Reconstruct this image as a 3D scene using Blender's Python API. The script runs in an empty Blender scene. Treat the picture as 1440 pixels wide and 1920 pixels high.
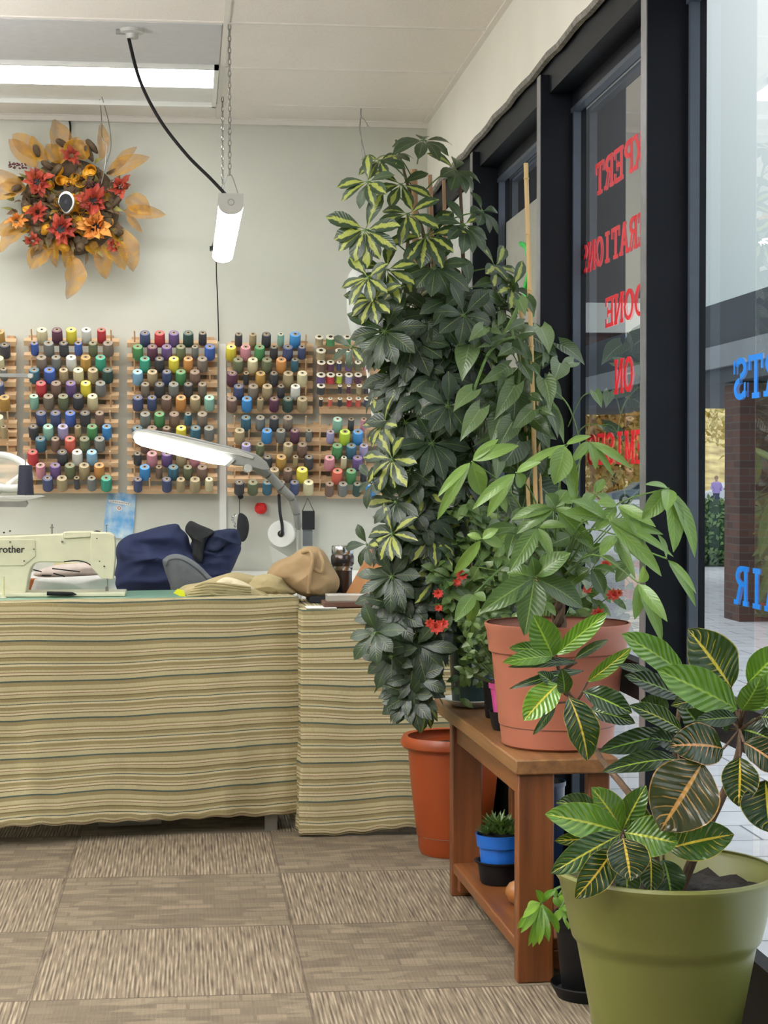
import bpy, math, random
from mathutils import Vector, Matrix, noise
R = random.Random(7)
COL = bpy.context.scene.collection
PI = math.pi
# ------------------------------------------------------------------ camera
F, W, H = 3400.0, 1440, 1920
CAM = Vector((0, 0, 1.135))
psi, phi = math.asin(370/3420.8), math.asin(70/3420.8)
FW = Vector((math.sin(psi)*math.cos(phi), math.cos(psi)*math.cos(phi), -math.sin(phi)))
RT = Vector((math.cos(psi), -math.sin(psi), 0)); UP = RT.cross(FW)
cd = bpy.data.cameras.new('camera'); cam = bpy.data.objects.new('camera', cd); COL.objects.link(cam)
cam.location = CAM; cam.rotation_euler = (PI/2-phi, 0, -psi)
cd.sensor_fit = 'VERTICAL'; cd.sensor_height = 36; cd.sensor_width = 27; cd.lens = F/H*36; cd.clip_end = 600
bpy.context.scene.camera = cam
def at(x, y, Y):                       # world point at depth Y that lies on the sight line of a photo pixel
    d = FW + RT*((x-W/2)/F) - UP*((y-H/2)/F)
    return CAM + d*(Y/d.y)
# ------------------------------------------------------------------ materials
def lin(c):
    c = c/255.0
    return c/12.92 if c <= .04045 else ((c+.055)/1.055)**2.4
def rgb(*c): return (lin(c[0]), lin(c[1]), lin(c[2]), 1)
class NT:
    def __init__(s, name):
        s.m = bpy.data.materials.new(name); s.m.use_nodes = True
        s.t = s.m.node_tree; s.n = s.t.nodes; s.p = s.n['Principled BSDF']; s.out = s.n['Material Output']
    def link(s, a, b): s.t.links.new(a, b)
    def put(s, sock, v):
        if hasattr(v, 'is_output') or isinstance(v, bpy.types.NodeSocket): s.link(v, sock)
        else: sock.default_value = v
    def math(s, op, a, b=None, c=None, clamp=False):
        n = s.n.new('ShaderNodeMath'); n.operation = op; n.use_clamp = clamp
        s.put(n.inputs[0], a)
        if b is not None: s.put(n.inputs[1], b)
        if c is not None: s.put(n.inputs[2], c)
        return n.outputs[0]
    def mix(s, f, a, b, bt='MIX'):
        n = s.n.new('ShaderNodeMix'); n.data_type = 'RGBA'; n.blend_type = bt
        s.put(n.inputs[0], f); s.put(n.inputs[6], a); s.put(n.inputs[7], b); return n.outputs[2]
    def ramp(s, f, stops, mode='LINEAR'):
        n = s.n.new('ShaderNodeValToRGB'); e = n.color_ramp; e.interpolation = mode
        while len(e.elements) < len(stops): e.elements.new(.5)
        for i, (p, c) in enumerate(stops): e.elements[i].position = p; e.elements[i].color = c
        s.put(n.inputs[0], f); return n.outputs[0]
    def coord(s, k='Object'): return s.n.new('ShaderNodeTexCoord').outputs[k]
    def map(s, v, scale=(1,1,1), loc=(0,0,0)):
        n = s.n.new('ShaderNodeMapping'); s.put(n.inputs[0], v); n.inputs[3].default_value = scale; n.inputs[1].default_value = loc
        return n.outputs[0]
    def noise(s, v, sc, det=3, rough=.5):
        n = s.n.new('ShaderNodeTexNoise'); s.put(n.inputs['Vector'], v); n.inputs['Scale'].default_value = sc
        n.inputs['Detail'].default_value = det; n.inputs['Roughness'].default_value = rough; return n.outputs[0]
    def xyz(s, v):
        n = s.n.new('ShaderNodeSeparateXYZ'); s.put(n.inputs[0], v); return n.outputs
    def uv(s, name):
        n = s.n.new('ShaderNodeUVMap'); n.uv_map = name; return n.outputs[0]
    def bump(s, h, st=.3, d=.01):
        n = s.n.new('ShaderNodeBump'); n.inputs['Strength'].default_value = st; n.inputs['Distance'].default_value = d
        s.put(n.inputs['Height'], h); s.link(n.outputs[0], s.p.inputs['Normal']); return n
    def base(s, c): s.put(s.p.inputs['Base Color'], c)
def plain(name, c, rough=.5, metal=0, var=.08, scale=30, bump=0, spec=.5, bscale=None):
    t = NT(name); co = t.coord()
    n = t.noise(co, scale, 4)
    dk = tuple(x*(1-var*2) for x in c[:3])+(1,); lt = tuple(min(1, x*(1+var*2)) for x in c[:3])+(1,)
    t.base(t.ramp(n, [(.25, dk), (.75, lt)]))
    t.p.inputs['Roughness'].default_value = rough; t.p.inputs['Metallic'].default_value = metal
    t.p.inputs['Specular IOR Level'].default_value = spec
    if bump: t.bump(t.noise(co, bscale or scale*3, 4), bump, .004)
    return t.m
def emis(name, c, st):
    t = NT(name); t.base(c); t.p.inputs['Emission Color'].default_value = c; t.p.inputs['Emission Strength'].default_value = st
    return t.m
def wood(name, c1, c2, axis=1, rough=.45, sc=1.0):
    t = NT(name); co = t.coord(); s = [28*sc]*3; s[axis] = 1.6*sc
    n = t.noise(t.map(co, tuple(s)), 1.5, 5, .6)
    big = t.noise(co, 3, 2)
    c = t.ramp(n, [(.3, c2), (.7, c1)])
    t.base(t.mix(t.math('MULTIPLY', big, .5), c, tuple(x*.6 for x in c2[:3])+(1,)))
    t.p.inputs['Roughness'].default_value = rough; t.bump(n, .15, .003); return t.m

M = {}
M['wall'] = plain('wall_paint', rgb(200,201,189), .7, var=.015, scale=4, bump=.08, bscale=160)
M['wallr'] = plain('side_wall_paint', rgb(232,230,218), .75, var=.02, scale=4, bump=.08, bscale=160)
M['black'] = plain('black_anodised_frame', rgb(10,14,22), .5, var=.1, scale=8, spec=.2)
M['frame2'] = plain('dark_grey_glazing_bead', rgb(68,76,88), .4, .3, var=.04)
M['alu'] = plain('bare_aluminium_edge', rgb(128,128,130), .4, .5, var=.08)
M['gasket'] = plain('crumbling_caulk', rgb(132,128,122), .9, var=.2, scale=60, bump=.5)
M['white'] = plain('white_plastic', rgb(226,226,220), .35, var=.01)
M['offw'] = plain('offwhite_enamel', rgb(206,204,176), .3, var=.02)
M['chrome'] = plain('polished_steel', rgb(190,190,190), .18, 1, var=.03)
M['steel'] = plain('brushed_steel', rgb(140,138,134), .35, .8, var=.05)
M['grey'] = plain('grey_plastic', rgb(140,141,137), .45, var=.03)
M['lgrey'] = plain('light_grey_plastic', rgb(178,178,172), .4, var=.02)
M['blk'] = plain('black_plastic', rgb(18,18,20), .5, var=.1, spec=.25)
M['blkcloth'] = plain('black_cloth', rgb(34,35,38), .9, var=.1, bump=.3, bscale=500)
M['navy'] = plain('navy_twill', rgb(31,41,76), .85, var=.08, scale=12, bump=.3, bscale=600)
M['tan'] = plain('tan_cotton', rgb(160,134,98), .85, var=.05, scale=12, bump=.25, bscale=500)
M['khaki'] = plain('khaki_cotton', rgb(164,150,110), .85, var=.07, scale=16, bump=.25, bscale=500)
M['greyfab'] = plain('grey_upholstery', rgb(104,108,110), .95, var=.06, bump=.4, bscale=700)
M['wcloth'] = plain('white_cloth', rgb(222,220,218), .9, var=.02, bump=.1)
M['green_top'] = plain('green_cutting_surface', rgb(112,152,132), .35, var=.04)
M['paper'] = plain('white_paper', rgb(230,228,226), .8, var=.01)
M['oldpaper'] = plain('cream_paper', rgb(226,214,170), .8, var=.02)
M['red'] = plain('red_vinyl', rgb(208,30,44), .5, var=.03)
M['blue'] = plain('blue_vinyl', rgb(10,120,215), .5, var=.03)
M['terra'] = plain('terracotta_plastic', rgb(160,96,74), .45, var=.05, scale=7, bump=.05)
M['orange'] = plain('orange_plastic_pot', rgb(150,66,28), .38, var=.05, scale=7)
M['sage'] = plain('sage_green_plastic', rgb(108,110,54), .38, var=.03, scale=5)
M['dkgreen'] = plain('dark_green_plastic', rgb(34,62,62), .35, var=.06)
M['pink'] = plain('pink_plastic', rgb(206,80,150), .35, var=.03)
M['bluepot'] = plain('blue_plastic', rgb(32,100,190), .35, var=.03)
M['navypot'] = plain('navy_glazed', rgb(24,40,66), .3, var=.08)
M['soil'] = plain('potting_soil', rgb(26,20,16), .95, var=.4, scale=80, bump=1, bscale=90)
M['brown'] = plain('brown_tray', rgb(88,58,44), .5, var=.06)
M['cardb'] = plain('tan_fibreboard', rgb(186,130,82), .7, var=.04, scale=9)
M['stem'] = plain('green_stem', rgb(84,112,52), .5, var=.12)
M['bark'] = plain('brown_bark', rgb(86,66,48), .85, var=.2, scale=40, bump=.6)
M['bamboo'] = wood('bamboo_cane', rgb(214,186,128), rgb(170,136,84), 2)
M['stake'] = wood('rough_stake', rgb(214,172,128), rgb(160,122,88), 2)
M['bench'] = wood('bench_pine_stain', rgb(150,92,48), rgb(98,54,25), 1, .38)
M['benchleg'] = wood('bench_leg_stain', rgb(136,80,40), rgb(92,50,24), 2, .38)
M['benchtop'] = wood('bench_top_worn_pine', rgb(156,112,68), rgb(104,68,38), 1, .4)
M['pine'] = wood('rack_pine', rgb(238,206,166), rgb(214,176,134), 0, .6)
M['pinev'] = wood('rack_pine_upright', rgb(224,184,140), rgb(192,148,106), 2, .6)
M['ball'] = plain('turned_wood', rgb(150,98,50), .3, var=.1)
M['yellowtag'] = plain('yellow_paper', rgb(226,226,40), .6, var=.02)
M['panel_e'] = emis('light_diffuser', rgb(250,251,250), 12)
M['up_e'] = emis('added_uplight_diffuser', rgb(250,250,255), 95)  # glow used only by the added, unseen uplights
M['lamp_e'] = emis('led_diffuser', rgb(255,255,248), 12)
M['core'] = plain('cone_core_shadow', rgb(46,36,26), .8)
M['spot'] = plain('silk_flower_centre', rgb(40,42,46), .9, var=.2, scale=90, bump=.8)
M['greenneon'] = plain('green_marker', rgb(60,200,90), .5)
M['redglow'] = emis('glowing_red_ink', rgb(240,60,40), .6)  # sign writing given a glow of its own, though only ink

# ceiling tile
def ceiling_mat():
    t = NT('ceiling_tile'); co = t.coord(); x, y, z = t.xyz(co)
    fis = t.noise(co, 220, 3, .7)
    c = t.ramp(fis, [(.3, rgb(222,215,206)), (.5, rgb(236,229,219))])
    t.base(c); t.p.inputs['Roughness'].default_value = .95; t.bump(fis, .4, .003); return t.m
M['ceil'] = ceiling_mat()
M['tbar'] = plain('ceiling_grid_paint', rgb(226,221,212), .6, var=.01)
M['greytile'] = plain('contrast_dimmed_tile', rgb(196,196,196), .6, var=.02)  # tile greyed in its colour for the contrast beside the lit panel

def carpet():
    t = NT('carpet_tiles'); co = t.coord(); x, y, z = t.xyz(co)
    S = .6
    tx = t.math('DIVIDE', t.math('SUBTRACT', x, .2605), S); ty = t.math('DIVIDE', t.math('SUBTRACT', y, 5.15), S)
    fx = t.math('FLOOR', tx); fy = t.math('FLOOR', ty)
    par = t.math('FLOORED_MODULO', t.math('ADD', fx, fy), 2)      # 1 -> stripes/blocks
    par = t.math('GREATER_THAN', par, .5)
    u = t.math('FRACT', tx); v = t.math('FRACT', ty)
    # striped tile: lines running in depth
    st1 = t.noise(t.map(co, (230, 7.0, 1)), 1, 1, .3)
    st2 = t.noise(t.map(co, (110, 12, 1), (5, 2, 0)), 1, 2, .5)
    sw = t.math('SINE', t.math('MULTIPLY', x, 2*PI/.0095))
    s = t.math('ADD', t.math('MULTIPLY', st1, .75), t.math('MULTIPLY', st2, .45))
    s = t.math('ADD', s, t.math('MULTIPLY', sw, .11))
    stripes = t.ramp(s, [(.36, rgb(96,86,74)), (.56, rgb(134,120,102)), (.64, rgb(142,128,108)), (.84, rgb(182,166,142))])
    # block tile
    b = t.n.new('ShaderNodeTexBrick'); t.link(t.map(co, (1, 1, 1)), b.inputs['Vector'])
    b.inputs['Scale'].default_value = 1; b.inputs['Brick Width'].default_value = .07; b.inputs['Row Height'].default_value = .05
    b.inputs['Mortar Size'].default_value = .004; b.offset = .37; b.inputs['Bias'].default_value = -.2
    b.inputs['Color1'].default_value = rgb(112,101,86); b.inputs['Color2'].default_value = rgb(160,146,124); b.inputs['Mortar'].default_value = rgb(120,108,92)
    nz = t.noise(t.map(co, (9, 26, 1)), 1, 2)
    blocks = t.mix(t.ramp(nz, [(.42, (.25,.25,.25,1)), (.62, (.85,.85,.85,1))]), b.outputs[0], rgb(128,115,97))
    blocks = t.mix(t.ramp(t.noise(t.map(co, (6, 19, 1), (9,4,0)), 1, 1), [(.58, (0,0,0,1)), (.62, (.35,.35,.35,1))]), blocks, rgb(164,150,126))
    c = t.mix(par, blocks, stripes)
    fib = t.noise(co, 420, 3, .7)
    c = t.mix(.8, c, t.ramp(fib, [(.25, (.42,.42,.42,1)), (.75, (1.25,1.25,1.25,1))]), 'MULTIPLY')
    e = t.math('MINIMUM', t.math('MINIMUM', u, t.math('SUBTRACT', 1, u)), t.math('MINIMUM', v, t.math('SUBTRACT', 1, v)))
    c = t.mix(t.math('MULTIPLY', t.math('LESS_THAN', e, .006), .45), c, rgb(70,62,54))
    t.base(c); t.p.inputs['Roughness'].default_value = .97; t.p.inputs['Specular IOR Level'].default_value = .1
    t.bump(t.math('ADD', fib, t.math('MULTIPLY', s, .8)), .5, .004); return t.m
M['carpet'] = carpet()

def stripe_cloth():
    t = NT('striped_tablecloth'); uvs = t.uv('UVMap'); x, y, z = t.xyz(uvs)
    wob = t.math('MULTIPLY', t.math('SUBTRACT', t.noise(t.map(uvs, (2.2, 2.5, 1)), 1, 1), .5), .035)
    d = t.math('FRACT', t.math('DIVIDE', t.math('ADD', y, wob), .118))
    cr, ol, tl, br, lt, dk = rgb(180,168,132), rgb(142,129,92), rgb(76,88,80), rgb(130,104,80), rgb(196,184,150), rgb(110,100,70)
    pat = [(0,tl),(.04,ol),(.14,cr),(.24,ol),(.28,lt),(.325,br),(.345,cr),(.42,dk),(.45,ol),(.52,cr),(.575,tl),(.60,lt),(.65,ol),(.74,cr),(.79,br),(.81,lt),(.86,dk),(.89,cr)]
    c = t.ramp(d, pat, 'CONSTANT')
    thr = t.noise(t.map(uvs, (900, 60, 1)), 1, 2)
    c = t.mix(.6, c, t.ramp(thr, [(.3, (.78,.78,.78,1)), (.7, (1.12,1.12,1.12,1))]), 'MULTIPLY')
    t.base(c); t.p.inputs['Roughness'].default_value = .95; t.p.inputs['Specular IOR Level'].default_value = .15
    t.bump(t.noise(t.map(uvs, (500, 900, 1)), 1, 2), .25, .002); return t.m
M['stripe'] = stripe_cloth()

def leafmat(name, mode, dark, mid, light, rough=.32, trans=.25):
    t = NT(name); u, v, _ = t.xyz(t.uv('UVMap')); r1, r2, _ = t.xyz(t.uv('rnd')); co = t.coord()
    a = t.math('ABSOLUTE', t.math('SUBTRACT', u, .5))            # 0 midrib .. .5 edge
    nz = t.noise(co, 45, 3)
    def sstep(x, lo, hi):
        n = t.n.new('ShaderNodeMapRange'); n.interpolation_type = 'SMOOTHSTEP'
        t.put(n.inputs[0], x); n.inputs[1].default_value = lo; n.inputs[2].default_value = hi; return n.outputs[0]
    if mode == 'scheff':
        base = t.mix(r2, dark, mid)
        edge = t.math('ADD', a, t.math('MULTIPLY', t.math('SUBTRACT', nz, .5), .5))
        edge = t.math('ADD', edge, t.math('MULTIPLY', t.math('SUBTRACT', t.noise(t.coord(), 18, 2), .5), .45))
        m = t.math('SUBTRACT', 1, sstep(edge, .13, .19))
        on = t.math('GREATER_THAN', r1, .5)
        c = t.mix(t.math('MULTIPLY', t.math('MULTIPLY', m, on), .92), base, light)
        c = t.mix(t.math('MULTIPLY', t.math('LESS_THAN', a, .018), .5), c, light)
    elif mode == 'croton':
        base = t.ramp(r1, [(0, dark), (.4, mid), (.7, light), (1, rgb(58,44,44))])
        base = t.mix(t.math('MULTIPLY', nz, .45), base, dark)
        vc = t.ramp(r2, [(0, rgb(60,104,44)), (.35, rgb(150,180,60)), (.7, rgb(226,196,70)), (1, rgb(196,134,92))])
        ph = t.math('SUBTRACT', t.math('ADD', v, t.math('MULTIPLY', nz, .035)), t.math('MULTIPLY', a, .42))
        lat = sstep(t.math('SINE', t.math('MULTIPLY', ph, 58)), .8, .99)
        lat = t.math('MULTIPLY', lat, t.math('SUBTRACT', 1.0, sstep(a, .25, .5)))
        lat = t.math('MULTIPLY', t.math('MULTIPLY', lat, t.math('ADD', .15, t.math('MULTIPLY', r2, .7))), sstep(t.noise(co, 28, 2), .36, .6))
        mid_ = t.math('SUBTRACT', 1, sstep(a, .022, .04))
        edge = t.math('MULTIPLY', sstep(a, .475, .49), t.math('MULTIPLY', r2, .8))
        m = t.math('MAXIMUM', t.math('MAXIMUM', lat, mid_), edge)
        c = t.mix(m, base, vc)
    else:
        base = t.mix(r1, dark, mid)
        c = t.mix(t.math('MULTIPLY', r2, .6), base, light)
        ph = t.math('SUBTRACT', v, t.math('MULTIPLY', a, .5))
        lat = sstep(t.math('SINE', t.math('MULTIPLY', ph, 75)), .75, 1)
        mid_ = t.math('SUBTRACT', 1, sstep(a, .015, .035))
        c = t.mix(t.math('MAXIMUM', t.math('MULTIPLY', lat, .25), t.math('MULTIPLY', mid_, .6)), c, light)
    t.base(c); t.p.inputs['Roughness'].default_value = rough
    hb = t.math('SINE', t.math('MULTIPLY', t.math('SUBTRACT', v, t.math('MULTIPLY', a, .45)), 64))
    t.bump(hb, .25 if mode == 'croton' else .12, .003)
    tr = t.n.new('ShaderNodeBsdfTranslucent'); t.link(t.mix(.5, c, rgb(150,200,40)), tr.inputs[0])
    mx = t.n.new('ShaderNodeMixShader'); mx.inputs[0].default_value = trans
    t.link(t.p.outputs[0], mx.inputs[1]); t.link(tr.outputs[0], mx.inputs[2]); t.link(mx.outputs[0], t.out.inputs[0])
    return t.m
M['scheff'] = leafmat('variegated_umbrella_leaf', 'scheff', rgb(27,42,30), rgb(50,68,50), rgb(160,168,78), .36, .15)
M['croton'] = leafmat('croton_leaf', 'croton', rgb(18,30,22), rgb(42,76,32), rgb(96,142,36), .22, .12)
M['money'] = leafmat('money_tree_leaf', 'x', rgb(26,44,24), rgb(74,104,58), rgb(140,172,84), .3, .22)
M['pothos'] = leafmat('pothos_leaf', 'x', rgb(28,46,28), rgb(54,82,40), rgb(136,156,110), .28, .2)
M['smallleaf'] = leafmat('small_glossy_leaf', 'x', rgb(28,50,28), rgb(56,86,42), rgb(124,146,84), .3, .2)
M['limeleaf'] = leafmat('lime_leaf', 'x', rgb(64,108,36), rgb(100,150,48), rgb(160,196,70), .3, .3)
M['hedge'] = leafmat('hedge_leaf', 'x', rgb(56,96,58), rgb(100,144,86), rgb(170,196,130), .5, .3)
M['autumn'] = leafmat('autumn_leaf', 'x', rgb(200,150,84), rgb(240,206,130), rgb(250,236,180), .7, .4)
M['autumn2'] = leafmat('rust_leaf', 'x', rgb(190,120,70), rgb(232,170,90), rgb(244,214,140), .7, .4)
M['redpetal'] = leafmat('red_petal', 'x', rgb(190,20,30), rgb(220,40,44), rgb(236,110,90), .5, .2)
M['silkred'] = leafmat('silk_red_petal', 'x', rgb(104,20,24), rgb(160,34,28), rgb(214,90,66), .6, .2)
M['silkorange'] = leafmat('silk_orange_petal', 'x', rgb(176,70,26), rgb(220,120,40), rgb(236,180,90), .6, .2)
M['silkbrown'] = leafmat('silk_brown_leaf', 'x', rgb(66,44,36), rgb(96,72,52), rgb(130,100,70), .8, .1)
M['silkgreen'] = leafmat('silk_olive_leaf', 'x', rgb(80,74,44), rgb(120,110,60), rgb(170,160,90), .8, .1)
def organza():
    t = NT('gold_deco_mesh'); uv = t.uv('UVMap'); u, v, _ = t.xyz(uv)
    g = t.math('SINE', t.math('MULTIPLY', u, 150)); h = t.math('SINE', t.math('MULTIPLY', v, 260))
    nz = t.noise(t.coord(), 25, 3)
    al = t.math('ADD', .46, t.math('ADD', t.math('MULTIPLY', g, .07), t.math('MULTIPLY', h, .07)))
    al = t.math('ADD', al, t.math('MULTIPLY', nz, .28))
    t.base(t.ramp(nz, [(.3, rgb(158,102,4)), (.7, rgb(196,144,18))]))
    t.p.inputs['Roughness'].default_value = .45
    t.put(t.p.inputs['Alpha'], al); return t.m
M['organza'] = organza()
M['goldtube'] = plain('gold_mesh_tube', rgb(206,146,30), .5, var=.12, scale=60)
M['oldmesh'] = plain('brown_deco_mesh', rgb(92,74,54), .8, var=.15, scale=50, bump=.5)
def glass(name='window_glass', tint=(.93,.97,.97,1), k=2.3):
    t = NT(name); g = t.n.new('ShaderNodeNewGeometry')
    d = t.n.new('ShaderNodeVectorMath'); d.operation = 'DOT_PRODUCT'; t.link(g.outputs['Incoming'], d.inputs[0]); t.link(g.outputs['Normal'], d.inputs[1])
    c = t.math('ABSOLUTE', d.outputs['Value'])
    s = t.math('POWER', t.math('SUBTRACT', 1, c), 5)
    r = t.math('MULTIPLY', t.math('ADD', .04, t.math('MULTIPLY', s, .96)), k, clamp=True)
    gl = t.n.new('ShaderNodeBsdfGlossy'); gl.inputs['Roughness'].default_value = 0.0
    tr = t.n.new('ShaderNodeBsdfTransparent'); tr.inputs[0].default_value = tint
    mx = t.n.new('ShaderNodeMixShader'); t.link(r, mx.inputs[0]); t.link(tr.outputs[0], mx.inputs[1]); t.link(gl.outputs[0], mx.inputs[2])
    t.link(mx.outputs[0], t.out.inputs[0]); return t.m
M['glass'] = glass()
def filmy(name, c, a):
    t = NT(name); t.base(c); t.p.inputs['Alpha'].default_value = a; t.p.inputs['Roughness'].default_value = .3; return t.m
M['plasticbag'] = filmy('clear_polythene', rgb(225,228,226), .55)
def poster_mat():
    t = NT('cloudy_blue_print'); co = t.coord('Generated')
    t.base(t.ramp(t.noise(t.map(co, (3, 3, 4)), 1, 3), [(.35, rgb(96,160,214)), (.6, rgb(176,206,226)), (.75, rgb(214,224,228))])); t.p.inputs['Roughness'].default_value = .5; return t.m
M['poster'] = poster_mat()
def brick():
    t = NT('brick_masonry'); co = t.coord(); x, y, z = t.xyz(co)
    cb = t.n.new('ShaderNodeCombineXYZ'); t.link(t.math('ADD', x, y), cb.inputs[0]); t.link(z, cb.inputs[1])
    b = t.n.new('ShaderNodeTexBrick'); t.link(cb.outputs[0], b.inputs['Vector']); b.inputs['Scale'].default_value = 1
    b.inputs['Brick Width'].default_value = .22; b.inputs['Row Height'].default_value = .075; b.inputs['Mortar Size'].default_value = .006
    b.inputs['Color1'].default_value = rgb(104,70,58); b.inputs['Color2'].default_value = rgb(78,58,52); b.inputs['Mortar'].default_value = rgb(92,84,78)
    t.base(b.outputs[0]); t.p.inputs['Roughness'].default_value = .9; return t.m
M['brick'] = brick()
def paving():
    t = NT('flagstone_paving'); co = t.coord()
    b = t.n.new('ShaderNodeTexBrick'); t.link(co, b.inputs['Vector']); b.inputs['Scale'].default_value = 1
    b.inputs['Brick Width'].default_value = .45; b.inputs['Row Height'].default_value = .3; b.inputs['Mortar Size'].default_value = .006
    b.inputs['Color1'].default_value = rgb(214,216,222); b.inputs['Color2'].default_value = rgb(230,232,238); b.inputs['Mortar'].default_value = rgb(130,132,138)
    t.base(t.mix(.5, b.outputs[0], t.ramp(t.noise(co, 8, 4), [(.3, (.75,.75,.75,1)), (.7, (1,1,1,1))]), 'MULTIPLY')); t.p.inputs['Roughness'].default_value = .5; return t.m
M['paving'] = paving()
M['asphalt'] = plain('asphalt', rgb(200,202,208), .9, var=.1, scale=3)
M['fascia'] = plain('dark_metal_fascia', rgb(52,58,68), .6, var=.06, scale=2)
M['fascia2'] = plain('grey_soffit_band', rgb(134,138,144), .6, var=.05, scale=2)
M['carpaint'] = plain('silver_blue_car_paint', rgb(120,132,146), .25, .4, var=.02)
M['carglass'] = plain('tinted_car_glass', rgb(34,40,48), .1, var=.02)
M['tyre'] = plain('tyre_rubber', rgb(30,30,32), .8)
M['lavender'] = plain('lavender_cloth', rgb(160,140,200), .8, var=.05)
M['skin'] = plain('skin_tone', rgb(196,152,130), .6, var=.03)
M['hair'] = plain('light_brown_hair', rgb(150,120,90), .8, var=.1)

# ------------------------------------------------------------------ mesh helper
class MB:
    def __init__(s): s.v = []; s.f = []; s.uv = {}; s.r = {}
    def add(s, vs, fs, uvs=None, rnd=None):
        o = len(s.v); s.v += [tuple(v) for v in vs]
        for i, f in enumerate(fs):
            if uvs: s.uv[len(s.f)] = [uvs[k] for k in f]
            if rnd: s.r[len(s.f)] = rnd
            s.f.append(tuple(o+k for k in f))
        return s
    def box(s, a, b, rot=None, org=None):
        x0, y0, z0 = a; x1, y1, z1 = b
        vs = [Vector(p) for p in ((x0,y0,z0),(x1,y0,z0),(x1,y1,z0),(x0,y1,z0),(x0,y0,z1),(x1,y0,z1),(x1,y1,z1),(x0,y1,z1))]
        if rot: vs = [rot @ (v-org)+org for v in vs]
        return s.add(vs, [(0,3,2,1),(4,5,6,7),(0,1,5,4),(1,2,6,5),(2,3,7,6),(3,0,4,7)])
    def lathe(s, prof, c=(0,0,0), axis=Vector((0,0,1)), n=32, caps=True):
        c = Vector(c); axis = axis.normalized(); q = Vector((0,0,1)).rotation_difference(axis); vs = []; uvs = []
        for j, (r, z) in enumerate(prof):
            for i in range(n):
                a = 2*PI*i/n; vs.append(c + q @ Vector((r*math.cos(a), r*math.sin(a), z))); uvs.append((i/n, j/len(prof)))
        fs = []
        for j in range(len(prof)-1):
            for i in range(n):
                k = (i+1) % n; fs.append((j*n+i, j*n+k, (j+1)*n+k, (j+1)*n+i))
        if caps:
            if prof[0][0] > 1e-6: fs.append(tuple(range(n-1, -1, -1)))
            if prof[-1][0] > 1e-6: fs.append(tuple(range((len(prof)-1)*n, len(prof)*n)))
        return s.add(vs, fs, uvs)
    def tube(s, pts, r, n=8, cap=True):
        pts = [Vector(p) for p in pts]; rs = r if isinstance(r, (list, tuple)) else [r]*len(pts); vs = []; fs = []
        up = Vector((0.13, .31, 1)).normalized(); side = None
        for i, p in enumerate(pts):
            d = (pts[min(i+1, len(pts)-1)]-pts[max(i-1, 0)]).normalized()
            if side is None:
                side = d.cross(up)
                if side.length < .05: side = d.cross(Vector((1,0,0)))
            side = (side-d*side.dot(d)).normalized(); b = d.cross(side)
            for k in range(n):
                a = 2*PI*k/n; vs.append(p+side*math.cos(a)*rs[i]+b*math.sin(a)*rs[i])
        for i in range(len(pts)-1):
            for k in range(n):
                m = (k+1) % n; fs.append((i*n+k, i*n+m, (i+1)*n+m, (i+1)*n+k))
        if cap: fs += [tuple(range(n-1, -1, -1)), tuple(range((len(pts)-1)*n, len(pts)*n))]
        return s.add(vs, fs)
    def torus(s, c, R_, r, axis=Vector((0,0,1)), n=32, m=8, sx=1):
        q = Vector((0,0,1)).rotation_difference(axis.normalized()); c = Vector(c); vs = []; fs = []
        for i in range(n):
            a = 2*PI*i/n
            for j in range(m):
                b = 2*PI*j/m; rr = R_+r*math.cos(b); vs.append(c+q @ Vector((rr*math.cos(a)*sx, rr*math.sin(a), r*math.sin(b))))
        for i in range(n):
            for j in range(m):
                i2 = (i+1) % n; j2 = (j+1) % m; fs.append((i*m+j, i2*m+j, i2*m+j2, i*m+j2))
        return s.add(vs, fs)
    def ext(s, poly, Y0, Y1):                     # polygon given as world (x,z) extruded along Y
        n = len(poly); vs = [(x, Y0, z) for x, z in poly]+[(x, Y1, z) for x, z in poly]
        fs = [tuple(range(n)), tuple(range(2*n-1, n-1, -1))]+[(i, i+n, (i+1) % n+n, (i+1) % n) for i in range(n)]
        return s.add(vs, fs)
    def leaf(s, p0, p1, w, nrm, droop=.12, fold=.18, shape='lance', N=7, K=2, wav=0, rnd=None, curl=0):
        p0 = Vector(p0); p1 = Vector(p1); ax = p1-p0; L = ax.length
        if L < 1e-5: return s
        ax /= L; n = Vector(nrm); n = n-ax*n.dot(ax)
        if n.length < .05: n = ax.orthogonal()
        n.normalize(); sd = ax.cross(n); vs = []; uvs = []; fs = []; ph = R.random()*6
        for i in range(N+1):
            t = i/N
            if shape == 'lance': pr = (math.sin(PI*t**.85)**.75) if 0 < t < 1 else 0.03
            elif shape == 'oblong': pr = min(1, (math.sin(PI*t**.95)**.68)) if 0 < t < 1 else .02
            elif shape == 'obov': pr = (math.sin(PI*t**1.35)**.7) if 0 < t < 1 else .04
            elif shape == 'heart': pr = [.55, .95, 1, .93, .8, .62, .4, .2, .02][min(8, int(round(t*8)))] if N == 8 else (1-t)**.6
            else: pr = 1-t*.5
            hw = w/2*pr
            c = p0+ax*(L*t)+n*(droop*L*(4*t*(1-t)))-n*(curl*L*t*t)
            for k in range(-K, K+1):
                u = k/K; up = fold*abs(u)*hw+wav*w*math.sin(t*17+ph+(u > 0)*1.5)*abs(u)
                back = -.22*L*abs(u)**1.5*(1 if i == 0 else (.5 if i == 1 else 0)) if shape == 'heart' else 0
                vs.append(c+sd*(u*hw)+n*up+ax*back); uvs.append((u*.5+.5, t))
        m = 2*K+1
        for i in range(N):
            for k in range(m-1): fs.append((i*m+k, i*m+k+1, (i+1)*m+k+1, (i+1)*m+k))
        return s.add(vs, fs, uvs, rnd or (R.random(), R.random()))
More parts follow.
